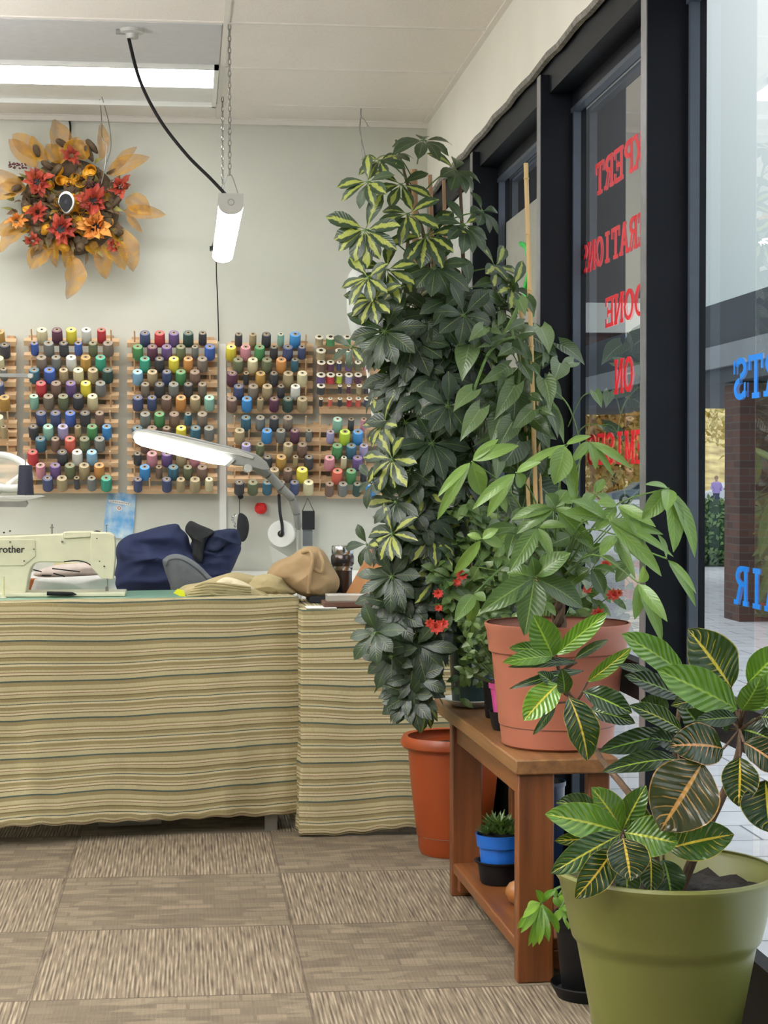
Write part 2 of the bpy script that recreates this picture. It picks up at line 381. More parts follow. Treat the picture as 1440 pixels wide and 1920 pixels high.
    def build(s, name, mat, parent=None, smooth=True, **kw):
        me = bpy.data.meshes.new(name); me.from_pydata(s.v, [], s.f)
        if s.uv:
            l = me.uv_layers.new(name='UVMap')
            for i, uvs in s.uv.items():
                for j, li in enumerate(me.polygons[i].loop_indices): l.data[li].uv = uvs[j]
        if s.r:
            l = me.uv_layers.new(name='rnd')
            for i, r in s.r.items():
                for li in me.polygons[i].loop_indices: l.data[li].uv = r
        me.update()
        if smooth:
            me.shade_smooth()
            if smooth != 'all': me.set_sharp_from_angle(angle=math.radians(38))
        me.materials.append(M[mat] if isinstance(mat, str) else mat)
        o = bpy.data.objects.new(name, me); COL.objects.link(o)
        if parent:
            o.parent = parent; o.matrix_parent_inverse = parent.matrix_basis.inverted()
        for k, v in kw.items(): o[k] = v
        return o
def bevel(o, w=.003, seg=2):
    m = o.modifiers.new('bevel', 'BEVEL'); m.width = w; m.segments = seg; m.limit_method = 'ANGLE'; return o
def thing(name, label, cat, loc=(0,0,0), group=None):
    o = bpy.data.objects.new(name, None); COL.objects.link(o); o.location = loc; o.empty_display_size = .05
    o['label'] = label; o['category'] = cat
    if group: o['group'] = group
    return o
def tag(o, label, cat, group=None):
    o['label'] = label; o['category'] = cat
    if group: o['group'] = group
    return o
def struct(name, mb, mat, parent=None, smooth=False):
    o = mb.build(name, mat, parent, smooth)
    if not parent: o['kind'] = 'structure'
    return o
def P(pts, Y): return [(at(x, y, Y).x, at(x, y, Y).z) for x, y in pts]
def smoothpath(pts, k=6):
    pts = [Vector(p) for p in pts]; out = []
    for i in range(len(pts)-1):
        a = pts[max(i-1, 0)]; b = pts[i]; c = pts[i+1]; d = pts[min(i+2, len(pts)-1)]
        for j in range(k):
            t = j/k; out.append(.5*((2*b)+(c-a)*t+(2*a-5*b+4*c-d)*t*t+(3*b-a-3*c+d)*t**3))
    out.append(pts[-1]); return out
def puff(outline, Y, thick, amp=.012, freq=14, rings=14, seg=90, seed=0, flatback=.35, folds=None):
    """cloth heap whose outline follows the given points, inflated front and back with creases"""
    pts = [Vector((x, 0, z)) for x, z in P(outline, Y)]
    loop = []; tot = len(pts)
    for i in range(tot):
        a, b, c, d = pts[i-1], pts[i], pts[(i+1) % tot], pts[(i+2) % tot]
        for j in range(max(2, seg//tot)):
            t = j/max(2, seg//tot); loop.append(.5*((2*b)+(c-a)*t+(2*a-5*b+4*c-d)*t*t+(3*b-a-3*c+d)*t**3))
    cen = sum(loop, Vector())/len(loop); n = len(loop); vs = []; fs = []
    def surf(sgn, th):
        base = len(vs)
        for k in range(rings+1):
            r = k/rings
            for p in loop:
                q = cen+(p-cen)*r
                h = th*math.sqrt(max(0, 1-r**2.6))
                nv = Vector((q.x*freq+seed, seed*1.7, q.z*freq))
                cr = noise.noise(nv)*1.0+.6*noise.noise(nv*2.3)
                rd = 1-abs(noise.noise(Vector((q.x*freq*.6+9+seed, q.z*freq*1.1, 3))))*2.4
                h += (cr*amp+max(0, rd)*amp*1.1)*(1-r**6)*min(1, 1.1)
                q2 = Vector((q.x, Y-sgn*h, q.z)); vs.append(q2)
        for k in range(rings):
            for i in range(n):
                j = (i+1) % n; a = base+k*n; f = (a+i, a+n+i, a+n+j, a+j); fs.append(f if sgn > 0 else f[::-1])
    surf(1, thick); surf(-1, thick*flatback)
    return MB().add(vs, fs)
def flatpoly(outline, Y, th): return MB().ext(P(outline, Y)[::-1], Y, Y+th)

# ================================================================== SETTING
ZC = 1.135+1.376          # ceiling height
YB = 7.07                 # back wall
XW = .94                  # inner plane of storefront wall
XG = 1.055                # glass plane
def gy(px): return XG/math.tan(psi+math.atan((px-720)/3400))
struct('floor', MB().box((-4, -2.5, -.1), (XG+.03, YB+.15, 0)), 'carpet')
struct('ceiling', MB().box((-4.15, -2.65, ZC), (XW+.35, YB+.15, ZC+.12)), 'ceil')
struct('wall_back', MB().box((-4.15, YB, 0), (1.25, YB+.15, ZC)), 'wall')
struct('wall_left', MB().box((-4.15, -2.65, 0), (-4, YB, ZC)), 'wall')
struct('wall_front', MB().box((-4, -2.65, 0), (1.25, -2.5, ZC)), 'wall')
struct('wall_right', MB().box((XW, -2.5, 2.235), (1.2, YB, ZC)), 'wallr')
# crumbling lower edge of the drywall
e = MB(); pts = [(XW+.008, -2.5+i*.12, 2.232+.004*math.sin(i*1.9)+.003*R.random()) for i in range(80)]
pts = [p for p in pts if p[1] < YB]; e.tube(pts, .012, 6)
struct('trim_1', e, 'gasket')
g = MB()      # ceiling grid
for y in [YB-.02, 6.78, 6.17, 5.56, 4.95, 4.34, 3.73, 3.12, 2.5, 1.9, 1.3]: g.box((-4, y-.009, ZC-.004), (XW, y+.009, ZC+.001))
for x in (.123, -1.1, -2.32, -3.54): g.box((x-.009, -2.5, ZC-.0045), (x+.009, YB, ZC+.001))
g.box((XW-.02, -2.5, ZC-.006), (XW, YB, ZC)); g.box((-4, YB-.02, ZC-.022), (XW, YB-.001, ZC))
struct('trim_2', g, 'tbar')
struct('baseboard_back', MB().box((-4, YB-.012, 0), (XW+.1, YB, .1)), 'blk')
# storefront: header, mullions, frames
MUL = [7.02, 5.932, 4.776, 3.652, 2.52, 1.39, .26, -.87, -2.0]
struct('trim_3', MB().box((XW+.022, -2.5, 2.15), (XG+.04, YB, 2.236)), 'black')
for i, y in enumerate(MUL):
    m = MB().box((XW, y, 0.0), (XG-.03, y+.047, 2.20))
    o = struct('trim_%d' % (4+i), m, 'black')
    MB().box((XW-.002, y+.001, 0), (XW, y+.046, 2.2)).build('edge_strip', 'alu', o, False)
for i in range(len(MUL)-1):
    y1 = MUL[i]; y0 = MUL[i+1]+.047
    fr = MB()
    for a, b in ((y0, y0+.028), (y1-.022, y1)): fr.box((XG-.022, a, .0), (XG+.003, b, 2.15))
    fr.box((XG-.03, y0, 2.11), (XG+.003, y1, 2.15)); fr.box((XG-.03, y0, 0), (XG+.003, y1, .25)); fr.box((XG-.03, y0, .62), (XG+.003, y1, .705))
    w = struct('window_%d' % (i+1), fr, 'black')
    bd = MB()
    bd.box((XG-.032, y1-.026, .25), (XG-.012, y1-.012, 2.11)); bd.box((XG-.034, y0+.03, .25), (XG-.012, y0+.044, 2.11)); bd.box((XG-.034, y0, 2.1), (XG-.012, y1, 2.112))
    bd.build('glazing_bead', 'frame2', w, False)
    pn = MB().add([(XG, y0+.02, .24), (XG, y0+.02, 2.12), (XG, y1-.01, 2.12), (XG, y1-.01, .24)], [(0,1,2,3)])
    pn.build('pane', 'glass', w, False)
struct('trim_20', MB().box((XG+.03, -2.65, -.3), (1.25, YB+.15, .0)), 'asphalt')

# ---------------- slab lettering (seen from behind, so it runs in +Y away from a reader outside)
def glyph(ch):
    T, s = .2, .13                                            # stem width, serif height   in a 0..1 box
    b = lambda x0, y0, x1, y1: ('q', [(x0,y0),(x1,y0),(x1,y1),(x0,y1)])
    def ln(x0, y0, x1, y1, w=T):
        return ('q', [(x0-w/2,y0),(x0+w/2,y0),(x1+w/2,y1),(x1-w/2,y1)])
    def arc(cx, cy, rx, ry, a0, a1, w=T, h=.14, n=14):
        out = []
        for i in range(n):
            A, B = math.radians(a0+(a1-a0)*i/n), math.radians(a0+(a1-a0)*(i+1)/n)
            o = lambda t, k: (cx+(rx-k*w)*math.cos(t), cy+(ry-k*h)*math.sin(t))
            out.append(('q', [o(A,0), o(B,0), o(B,1), o(A,1)]))
        return out
    L = {}
    st = lambda x: [b(x,0,x+T,1), b(x-.08,0,x+T+.08,s), b(x-.08,1-s,x+T+.08,1)]
    if ch == 'I': return [b(.4,0,.6,1), b(.25,0,.75,s), b(.25,1-s,.75,1)]
    if ch == 'E': return st(.1)+[b(.1,0,.95,s), b(.1,1-s,.95,1), b(.2,.44,.7,.56), b(.82,0,.95,.3), b(.82,.7,.95,1), b(.62,.34,.72,.66)]
    if ch == 'T': return [b(.4,0,.6,1), b(.25,0,.75,s), b(0,1-s,1,1), b(0,.66,.12,1), b(.88,.66,1,1)]
    if ch == 'L': return st(.1)+[b(.1,0,.95,s), b(.82,0,.95,.34)]
    if ch == 'P': return st(.1)+arc(.45,.74,.47,.26,-90,90)+[b(.25,.48,.46,.6), b(.25,.88,.46,1)]
    if ch == 'R': return st(.1)+arc(.45,.74,.45,.26,-90,90)+[b(.25,.48,.46,.6), b(.25,.88,.46,1), ln(.8,0,.52,.52), b(.7,0,1,s)]
    if ch == 'D': return st(.1)+arc(.42,.5,.55,.5,-90,90)+[b(.2,0,.44,s), b(.2,1-s,.44,1)]
    if ch == 'O': return arc(.5,.5,.5,.5,0,360,n=26)
    if ch == 'N': return st(.08)+st(.75)+[ln(.85,0,.18,1)]
    if ch == 'M': return st(.05)+st(.77)+[ln(.5,.15,.15,1,.16), ln(.5,.15,.86,1,.16)]
    if ch == 'H': return st(.08)+st(.74)+[b(.2,.43,.8,.57)]
    if ch == 'X': return [ln(.85,0,.15,1), ln(.15,0,.85,1), b(-.02,0,.34,s), b(.66,0,1.02,s), b(-.02,1-s,.34,1), b(.66,1-s,1.02,1)]
    if ch == 'A': return [ln(.12,0,.5,1), ln(.88,0,.5,1), b(-.04,0,.3,s), b(.7,0,1.04,s), b(.25,.28,.75,.4), b(.3,1-s*.8,.6,1)]
    if ch == 'S': return arc(.5,.74,.44,.26,20,270)+arc(.5,.26,.44,.26,-160,90)+[b(.82,.62,.95,.95), b(.05,.05,.18,.4)]
    if ch == 'K': return st(.08)+[ln(.25,.4,.85,1), ln(.85,0,.4,.6), b(.62,0,1,s), b(.62,1-s,1,1)]
    return []
def word(txt, Yend, lw, z0, h, mat, label):
    t = thing('window_lettering', label, 'lettering', (XG, Yend, z0))
    n = len(txt)
    for i, ch in enumerate(txt):
        mb = MB(); ys = Yend-(n-i)*lw+lw*.04
        for k, (_, q) in enumerate(glyph(ch)):
            x = XG-.0015-.00006*k
            vs = [(x, ys+px*lw*.92, z0+py*h) for px, py in q]
            mb.add(vs, [(0,1,2,3)])
        mb.build('letter', mat, t, False)
def wl_(txt, px, y0, y1, lw, mat, label):
    Y = gy(px); z1 = at(px, y0, Y).z; z0 = at(px, y1, Y).z; word(txt, Y, lw, z0, z1-z0, mat, label)
wl_('EXPERT', 1115, 310, 370, .102, 'red', 'red reversed word EXPERT, top line on the middle glass pane')
wl_('ALTERATIONS', 1088, 463, 518, .0887, 'red', 'red reversed word ALTERATIONS, second line on the middle glass pane')
wl_('DONE', 1134, 560, 616, .101, 'red', 'red reversed word DONE, third line on the middle glass pane')
wl_('ON', 1152, 675, 740, .0967, 'red', 'red reversed word ON, fourth line on the middle glass pane')
wl_('PREMISES', 1102, 815, 872, .102, 'red', 'red reversed word PREMISES, lowest red line on the glass')
wl_('SHIRTS', 1375, 673, 752, .093, 'blue', 'blue reversed lettering ending in RTS on the nearest glass pane')
wl_('REPAIR', 1378, 1059, 1132, .093, 'blue', 'blue reversed lettering ending in AIR, low on nearest pane')

# paper sign on the far pane, with green and red writing
sg = thing('paper_sign', 'pale grey paper sign taped on the far window pane with green writing', 'sign', (XG-.004, 5.6, 1.6))
MB().box((XG-.008, 5.0, 1.25), (XG-.004, 5.93, 1.965)).build('sheet', plain('sign_sheet', rgb(150,150,140), .7, var=.03), sg)
gw = MB(); gw.tube(smoothpath([(XG-.012, 5.62, 1.86), (XG-.012, 5.52, 1.83), (XG-.012, 5.48, 1.76), (XG-.012, 5.55, 1.70), (XG-.012, 5.42, 1.62)]), .008, 6)
gw.tube(smoothpath([(XG-.012, 5.3, 1.86), (XG-.012, 5.22, 1.75), (XG-.012, 5.3, 1.66)]), .008, 6)
gw.build('green_writing', 'greenneon', sg)
rw = MB()
for q in ((5.26,1.43),(5.18,1.36),(5.32,1.48)): rw.box((XG-.012, q[0], q[1]), (XG-.009, q[0]+.07, q[1]+.05))
rw.build('red_writing', 'redglow', sg)
# blind in the far bay
bl = thing('window_blind', 'short white slatted blind in the far window corner behind the plant', 'blind', (1.0, 6.55, 2.15))
hb = MB().box((.985, 6.05, 2.12), (1.01, 7.0, 2.145)); hb.build('headrail', 'white', bl)
for i in range(13):
    z = 2.105-i*.025
    MB().box((.975, 6.06, z), (1.012, 6.99, z+.002), Matrix.Rotation(.7, 3, 'Y'), Vector((.995, 6.5, z))).build('slat', 'white', bl, False)

# ================================================================== OUTSIDE
struct('ground_paving', MB().box((1.25, -10, -.4), (30, 34, -.3)), 'paving')
struct('ground_parking', MB().box((-40, 34.01, -1.1), (120, 260, -.75)), 'asphalt')
cp = thing('walkway_canopy', 'dark metal walkway canopy outside beyond the storefront glass', 'canopy', (7, 19, -.3))
MB().box((5.3, 6, 2.05), (9.5, 24.4, 2.86)).build('fascia', 'fascia', cp, False)
MB().box((5.24, 6, 2.2), (5.3, 24.4, 2.42)).build('band', 'fascia2', cp, False)
for i, (y, x) in enumerate(((17.2, 5.36),)):
    o = MB().box((x, y, -.3), (x+1.4, y+.5, 2.03)).build('brick_pillar', 'brick', None, False)
    tag(o, 'wide brick pillar under the outdoor canopy, right edge of view', 'pillar')
wg = thing('brick_building', 'grey building wing above the distant canopy, seen through middle pane', 'building', (6, 28, -.3))
MB().box((4.6, 27.1, 3.3), (7.9, 33, 3.75)).build('band', 'white', wg, False)
MB().box((4.6, 27.1, 3.75), (7.9, 33, 11)).build('wall', plain('grey_cladding', rgb(96,92,92), .8, var=.05, scale=1), wg, False)
MB().box((4.6, 27.2, 2.25), (7.9, 33, 3.3)).build('brick_course', 'brick', wg, False)
MB().box((4.0, 27.4, -.75), (4.6, 33, 11)).build('pier', 'brick', wg, False)
# bush
def leafball(mb, c, rx, ry, rz, n, size, sh='lance', seed=1):
    rr = random.Random(seed)
    for _ in range(n):
        a = rr.random()*2*PI; z = rr.uniform(-1, 1); q = math.sqrt(1-z*z); k = rr.uniform(.72, 1.05)
        d = Vector((q*math.cos(a), q*math.sin(a), z)); p = Vector((c[0]+d.x*rx*k, c[1]+d.y*ry*k, c[2]+d.z*rz*k))
        t = Vector((rr.uniform(-1,1), rr.uniform(-1,1), rr.uniform(-1,1))).normalized()
        mb.leaf(p, p+t*size*rr.uniform(.7, 1.4), size*.55, d+Vector((0,0,.3)), shape=sh, N=2, K=1, rnd=(rr.random(), rr.random()))
bu = thing('clipped_bush', 'rounded green bush outside beside the brick pillar', 'bush', (8.3, 28, -.3))
b_ = MB(); leafball(b_, (8.35, 28, .18), .75, .6, .55, 3200, .1, seed=4); b_.build('foliage', 'hedge', bu, False)
MB().tube([(8.35, 28, -.3), (8.3, 28, .2)], .05).build('stem', 'bark', bu)
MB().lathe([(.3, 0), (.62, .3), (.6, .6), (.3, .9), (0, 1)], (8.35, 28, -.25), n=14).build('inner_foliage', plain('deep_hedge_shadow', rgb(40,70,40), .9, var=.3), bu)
# autumn trees
for i, (x, y, h, mt) in enumerate([(21,138,8.5,'autumn'),(33,138,8.5,'autumn2'),(45,138,8.5,'autumn'),(57,138,9,'autumn2'),(69,138,9,'autumn'),(27,152,11,'autumn'),(39,152,11,'autumn2'),(51,152,11,'autumn'),(63,152,10,'autumn2')]):
    lb = ['golden autumn tree left of the others across the parking lot','rust coloured autumn tree behind the parked car','golden autumn tree seen just left of the brick pillar','rust autumn tree hidden behind the brick pillar','golden autumn tree at the right end of the near row','tall golden tree in the back row behind the car','tall rust tree in the back row','tall golden tree in the back row above the bush','rust tree at the right end of the back row'][i]
    tr = thing('autumn_tree', lb, 'tree', (x, y, -.75), 'autumn trees across the parking lot')
    rr = random.Random(i+20)
    fo = MB()
    for q in range(9):
        a = rr.random()*6.28; rad = rr.uniform(0, 3.2)
        leafball(fo, (x+rad*math.cos(a), y+rad*math.sin(a)*.6, h*rr.uniform(.12, .82)), 2.6, 2.2, 2.2, 260, .75, seed=i*17+q)
    fo.build('crown', mt, tr, False)
    tk = MB().tube([(x, y, -.75), (x+.2, y, h*.4), (x-.1, y, h*.75)], [.3, .22, .08])
    for q in range(5):
        a = rr.random()*6.28; tk.tube([(x+.1, y, h*(.2+.1*q)), (x+math.cos(a)*2.2, y+math.sin(a), h*(.35+.11*q))], [.1, .03], 6)
    tk.build('trunk', 'bark', tr)
struct('ground_hillside', MB().add([(-20,158,-.75),(90,158,-.75),(90,200,11),(-20,200,11)], [(0,1,2,3)]), plain('autumn_hillside', rgb(222,190,130), .95, var=.3, scale=.6))
# car
def car(x, y, z, lb, mt):
    c = thing('parked_car', lb, 'car', (x, y, z))
    prof = [(-2.15,.35),(-2.2,.7),(-1.6,.88),(-1.0,.98),(-.45,1.42),(.7,1.46),(1.5,1.05),(2.1,.95),(2.2,.6),(2.1,.32)]
    MB().ext([(x+a, z+b) for a, b in prof], y-.85, y+.85).build('body', mt, c)
    MB().ext([(x+a, z+b) for a, b in [(-.85,1.0),(-.4,1.36),(.65,1.4),(1.3,1.04)]], y-.87, y-.851).build('side_window', 'carglass', c)
    for dx in (-1.35, 1.35):
        MB().lathe([(.18,0),(.34,0),(.34,.2),(.0,.2)], (x+dx, y-.9, z+.34), Vector((0,1,0)), 24).build('wheel', 'tyre', c)
        MB().lathe([(0,0),(.2,0),(.2,.03)], (x+dx, y-.93, z+.34), Vector((0,1,0)), 16).build('hubcap', 'chrome', c)
car(28.6, 112, -.75, 'silver blue car parked across the lot behind the middle pane', 'carpaint')
car(23.7, 74, -1.05, 'pale low car roof seen nearer in the parking lot', plain('white_car_paint', rgb(190,196,204), .3, var=.01))
car(33.2, 108, -.75, 'pale car parked beyond the green bush', plain('light_car_paint', rgb(206,210,214), .3, var=.01))
# distant person by the pale car
pr = thing('person', 'distant person in a lavender top standing by the pale car', 'person', (29.8, 100, -.75))
pb = MB().lathe([(.08,0),(.1,.1),(.12,.75),(.2,.95),(.23,1.2),(.24,1.4),(.12,1.5),(.06,1.52),(.06,1.56)], (29.8,100,-.75), n=14); pb.lathe([(.0,1.54),(.08,1.58),(.105,1.68),(.08,1.78),(0,1.82)], (29.8,100,-.75), n=14)
pb.build('body', 'skin', pr)
pt = MB().lathe([(.2,.85),(.24,1.0),(.27,1.3),(.25,1.44),(.12,1.51)], (29.8,100,-.75), n=14)
for s_ in (-1, 1): pt.tube([(29.8+s_*.22,100,.66),(29.8+s_*.3,99.95,.4),(29.8+s_*.22,99.8,.25)], [.07,.06,.05])
pt.build('top', 'lavender', pr)
MB().lathe([(.11,1.66),(.12,1.74),(.08,1.83),(0,1.85)], (29.8,100,-.75), n=14).build('hair', 'hair', pr)
MB().lathe([(.1,.02),(.13,.4),(.2,.9)], (29.8,100,-.75), n=14).build('trousers', 'navy', pr)

# ================================================================== CEILING FIXTURES
def troffer(x0, y0, x1, y1, label, e0=.35, mat='panel_e'):
    t = thing('ceiling_light', label, 'light', ((x0+x1)/2, (y0+y1)/2, ZC), 'ceiling panel lights')
    f = MB()
    for a, b, c, d in ((x0,y0,x1,y0+.015),(x0,y1-.015,x1,y1),(x0,y0,x0+.015,y1),(x1-.015,y0,x1,y1)): f.box((a,b,ZC-.02),(c,d,ZC-.001))
    f.build('frame', 'white', t, False)
    ym = y0+(y1-y0)*e0
    MB().box((x0+.015, y0+.015, ZC-.012), (x1-.015, ym, ZC-.006)).build('diffuser', mat, t, False)
    if e0 < .98: MB().add([(x0+.015, ym, ZC-.008), (x1-.015, ym, ZC-.008), (x1-.015, y1-.015, ZC-.003), (x0+.015, y1-.015, ZC-.003)], [(0,3,2,1)]).build('reflector', 'white', t, False)
troffer(-1.09, 6.12, .11, 6.76, 'bright ceiling panel light above the wreath', .52)
for (x, y) in ((-.49, 3.2), (-1.7, 3.2), (-2.9, 5.2), (-.49, .8), (-2.3, .8), (-2.9, 3)):  # unseen panels added for fill light across the room
    troffer(x-.6, y-.3, x+.6, y+.3, 'added ceiling panel light, unseen, brightening the room' if y < 5 else 'added ceiling panel light, unseen, at the far left', .99)
for i, (x, y) in enumerate(((-1.6, 5.0), (-1.5, 3.7), (-1.2, 2.4))):  # unseen uplighters added to raise the ceiling brightness
    t = thing('added_uplighter', 'added tall uplighter, unseen, brightening the ceiling', 'light', (x, y, 0), 'added uplighters out of view')
    MB().lathe([(.14,0),(.15,.02),(.02,.03)], (x, y, 0), n=24).build('base', 'grey', t)
    MB().tube([(x, y, .02), (x, y, 1.6 if y > 2 else .9)], .012).build('pole', 'grey', t)
    zt = 1.7 if y > 2 else 1.0
    MB().lathe([(.02,-.12),(.12,-.06),(.18,.02)], (x, y, zt), n=28, caps=False).build('bowl', 'white', t)
    MB().lathe([(.17,0),(0,0)], (x, y, zt), n=28, caps=False).build('added_glow', 'up_e', t)
for i, (x, y) in enumerate(((-1.0, 2.9), (-2.6, 2.9), (-1.0, .6), (-2.6, .6))):  # unseen hanging lights added to throw more light upward
    t = thing('added_hanging_light', 'added long hanging light, unseen, throwing fill light upward', 'light', (x, y, 2.24), 'added hanging lights out of view')
    bevel(MB().box((x-.6, y-.06, 2.2), (x+.6, y+.06, 2.25)).build('housing', 'white', t, False))
    MB().box((x-.59, y-.05, 2.251), (x+.59, y+.05, 2.256)).build('added_glow', 'up_e', t, False)
    for dx in (-.5, .5): MB().tube([(x+dx, y, 2.25), (x+dx, y, ZC)], .002, 6).build('cable', 'steel', t)
gt = tag(MB().box((-1.09, 5.57, ZC-.006), (.11, 6.11, ZC-.002)).build('ceiling_panel', 'greytile', None, False), 'ceiling tile coloured darker for its contrast with the bright light', 'panel')
# junction plate with cord
jc = at(248, 62, 5.66); jc.z = ZC
j = thing('ceiling_socket', 'small round grey ceiling socket feeding the black cord', 'socket', jc)
MB().lathe([(.038,0),(.036,-.01),(.02,-.014),(.018,-.028),(0,-.03)][::-1], (jc.x, jc.y, ZC-.006), n=24).build('plate', 'lgrey', j)
MB().box((jc.x-.05, jc.y-.004, ZC-.02), (jc.x-.02, jc.y+.01, ZC-.008)).build('clip', 'grey', j)
cpts = [at(240,66,5.66), at(262,150,5.62), at(300,225,5.58), at(350,290,5.54), at(395,335,5.5), at(426,368,5.46)]
tag(MB().tube(smoothpath(cpts), .0055, 8).build('power_cord', 'blk'), 'black cord sagging from ceiling socket to hanging tube light', 'cord')
# pendant light
PZ = 1.135+.80; px0, px1 = 5.42, 6.72
pc = at(433, 395, px0); cx = pc.x
pl = thing('hanging_tube_light', 'long white LED tube light hanging lit on two chains', 'light', (cx, 6.1, PZ))
w2 = .037
arc = [(-w2, .028)]+[(-w2*math.cos(a), -.018*math.sin(a)-.0) for a in [PI*i/12 for i in range(13)]]+[(w2, .028)]
MB().ext([(cx+a, PZ+b) for a, b in [(-w2,.032),(w2,.032),(w2,.0),(-w2,0)]][::-1], px0+.002, px1-.002).build('housing', 'lgrey', pl)
dif = MB(); vs = []; fs = []; A = [PI*i/14 for i in range(15)]
for Y in (px0+.006, px1-.05): vs += [(cx-w2*math.cos(a), Y, PZ-.024*math.sin(a)-.001) for a in A]
for i in range(14): fs.append((i, i+1, i+16, i+15))
# rounded far end
for i in range(14): pass
dif.add(vs, fs); dif.build('diffuser', 'lamp_e', pl, 'all')
cap = [(cx-w2, PZ+.034), (cx+w2, PZ+.034)]+[(cx+w2*math.cos(a), PZ-.026*math.sin(a)) for a in A]
ecap = MB().ext(cap, px0-.012, px0+.006); ecap.build('end_cap', 'lgrey', pl)
MB().ext(cap, px1-.05, px1-.03).build('end_cap', 'lgrey', pl)
MB().torus((cx, px0-.0125, PZ+.008), .009, .0012, Vector((0,1,0)), 20, 6).build('cap_ring', 'grey', pl)
def chain(p, q, parent=None, link=.022, r=.0016, w=.0042):
    p = Vector(p); q = Vector(q); d = (q-p); n = max(2, int(d.length/(link*.78))); d.normalize(); mb = MB()
    for i in range(n):
        c = p+(q-p)*((i+.5)/n); sd = d.orthogonal().normalized()
        sd = Matrix.Rotation(i % 2*PI/2+.4, 3, d) @ sd; pts = []
        for k in range(13):
            a = 2*PI*k/12; pts.append(c+sd*w*math.cos(a)+d*(link/2)*math.sin(a))
        mb.tube(pts, r, 5, False)
    return mb
for Y in (5.57, 6.64):
    top = Vector((cx, Y, ZC-.004)); hk = Vector((cx, Y, PZ+.115))
    chain(top, hk).build('chain', 'steel', pl)
    MB().tube(smoothpath([(cx-w2+.004, Y, PZ+.032), (cx-.01, Y, PZ+.105), (cx, Y, PZ+.115), (cx+.01, Y, PZ+.105), (cx+w2-.004, Y, PZ+.032)], 4), .0018, 6).build('hanger', 'chrome', pl)
# far plug and thin lead running down the wall
pw = at(407, 398, 6.7)
MB().box((cx-w2-.012, 6.5, PZ+.0), (cx-w2, 6.53, PZ+.014)).build('plug', 'blk', pl)
wl = [(cx-w2-.008, 6.52, PZ), at(404,450,6.75), at(406,520,6.95), at(408,560,7.04), at(410,640,7.055)]
tag(MB().tube(smoothpath(wl), .0022, 6).build('thin_lead', 'blk'), 'thin dark lead hanging from the tube light down the wall', 'cord')
a_, b_ = at(411, 645, 7.06), at(421, 1075, 7.06)
tag(MB().box((a_.x, 7.05, b_.z), (a_.x+.026, 7.069, a_.z)).build('cable_duct', 'white', None, False), 'white vertical cable duct on the wall between thread racks', 'duct')
# wall cable above wreath + thin wires
c0 = at(130, 226, 7.06)
tag(MB().tube(smoothpath([c0, at(132,240,7.05), at(130,275,7.03)]), .004).build('wall_cable', 'blk'), 'short dark cable dropping from the ceiling edge behind the wreath', 'cable')
for k, (pp, lb) in enumerate((([(184,166),(190,215),(192,260),(200,272),(196,320)], 'thin wire hanging from the panel light, left strand by wreath'), ([(186,166),(203,225),(208,275),(198,310),(190,345)], 'thin wire looping from the panel light, right strand by wreath'))):
    tag(MB().tube(smoothpath([at(x, y, 6.6 if i == 0 else 6.9) for i, (x, y) in enumerate(pp)]), .0018, 5).build('thin_wire', 'steel'), lb, 'wire')
# hook with string near corner
hs = thing('ceiling_hook', 'bent wire hook with loose strings hanging above the tall plant', 'hook', at(678, 208, 6.8))
q0 = at(677, 206, 6.8); q0.z = ZC
MB().tube(smoothpath([q0, at(677,218,6.8), at(684,226,6.8), at(692,242,6.8)]), .0022, 5).build('hook', 'steel', hs)
MB().tube(smoothpath([at(677,218,6.8), at(674,240,6.8), at(678,262,6.8), at(686,300,6.8), at(690,340,6.8)]), .0016, 5).build('string', 'steel', hs)
MB().tube(smoothpath([at(677,218,6.8), at(676,240,6.8), at(680,300,6.8)]), .0014, 5).build('string', 'steel', hs)

# ================================================================== WREATH
WY = 7.0
wr = thing('autumn_wreath', 'large autumn wreath of gold mesh ribbon and silk sunflowers', 'wreath', at(130, 385, WY))
def wp(x, y, Y=WY): return at(x*340/1440, 200+y*340/1440, Y)
MB().torus(wp(560, 800, 7.02), .14, .045, Vector((0,1,0)), 36, 10).build('grapevine_base', 'oldmesh', wr)
rib = [((560,760),(700,640),90),((420,700),(330,640),80),((640,930),(700,1050),90),((380,900),(330,1000),90),((760,700),(900,730),80),((480,980),(420,1080),80),((480,460),(430,100),150),((560,420),(620,240),170),((620,400),(690,270),170),((800,430),(800,130),80),((850,540),(1190,400),110),((900,530),(1090,320),70),((1000,720),(1200,860),130),
 ((980,830),(1320,860),90),((1000,850),(1130,1000),50),((900,960),(1060,1310),150),((830,1080),(990,1300),150),((800,1100),(840,1370),110),((570,1180),(530,1530),150),((400,1110),(240,1290),140),
 ((440,1040),(450,1280),75),((520,1090),(520,1280),80),((250,950),(0,1160),130),((230,930),(-40,1010),110),((210,660),(-60,500),120),((200,650),(-80,720),110),((300,480),(70,260),110),((340,420),(100,220),120),
 ((200,640),(30,600),90),((680,1080),(760,1180),90),((480,450),(370,300),110),((900,980),(980,1080),90),((380,440),(250,230),100)]
for i, (a, b, w) in enumerate(rib):
    mb = MB(); p0 = wp(*a, 6.96); p1 = wp(*b, 6.93+.05*R.random()); wm = w*340/1440*6.95/3400
    mb.leaf(p0, p1, wm*1.25, (R.uniform(-.6,.6), -1, R.uniform(-.3,.3)), droop=.14, fold=.6, shape='oblong' if i % 2 else 'lance', N=12, K=4, wav=.05, rnd=(.5,.5))
    mb.build('mesh_ribbon', 'organza', wr, 'all')
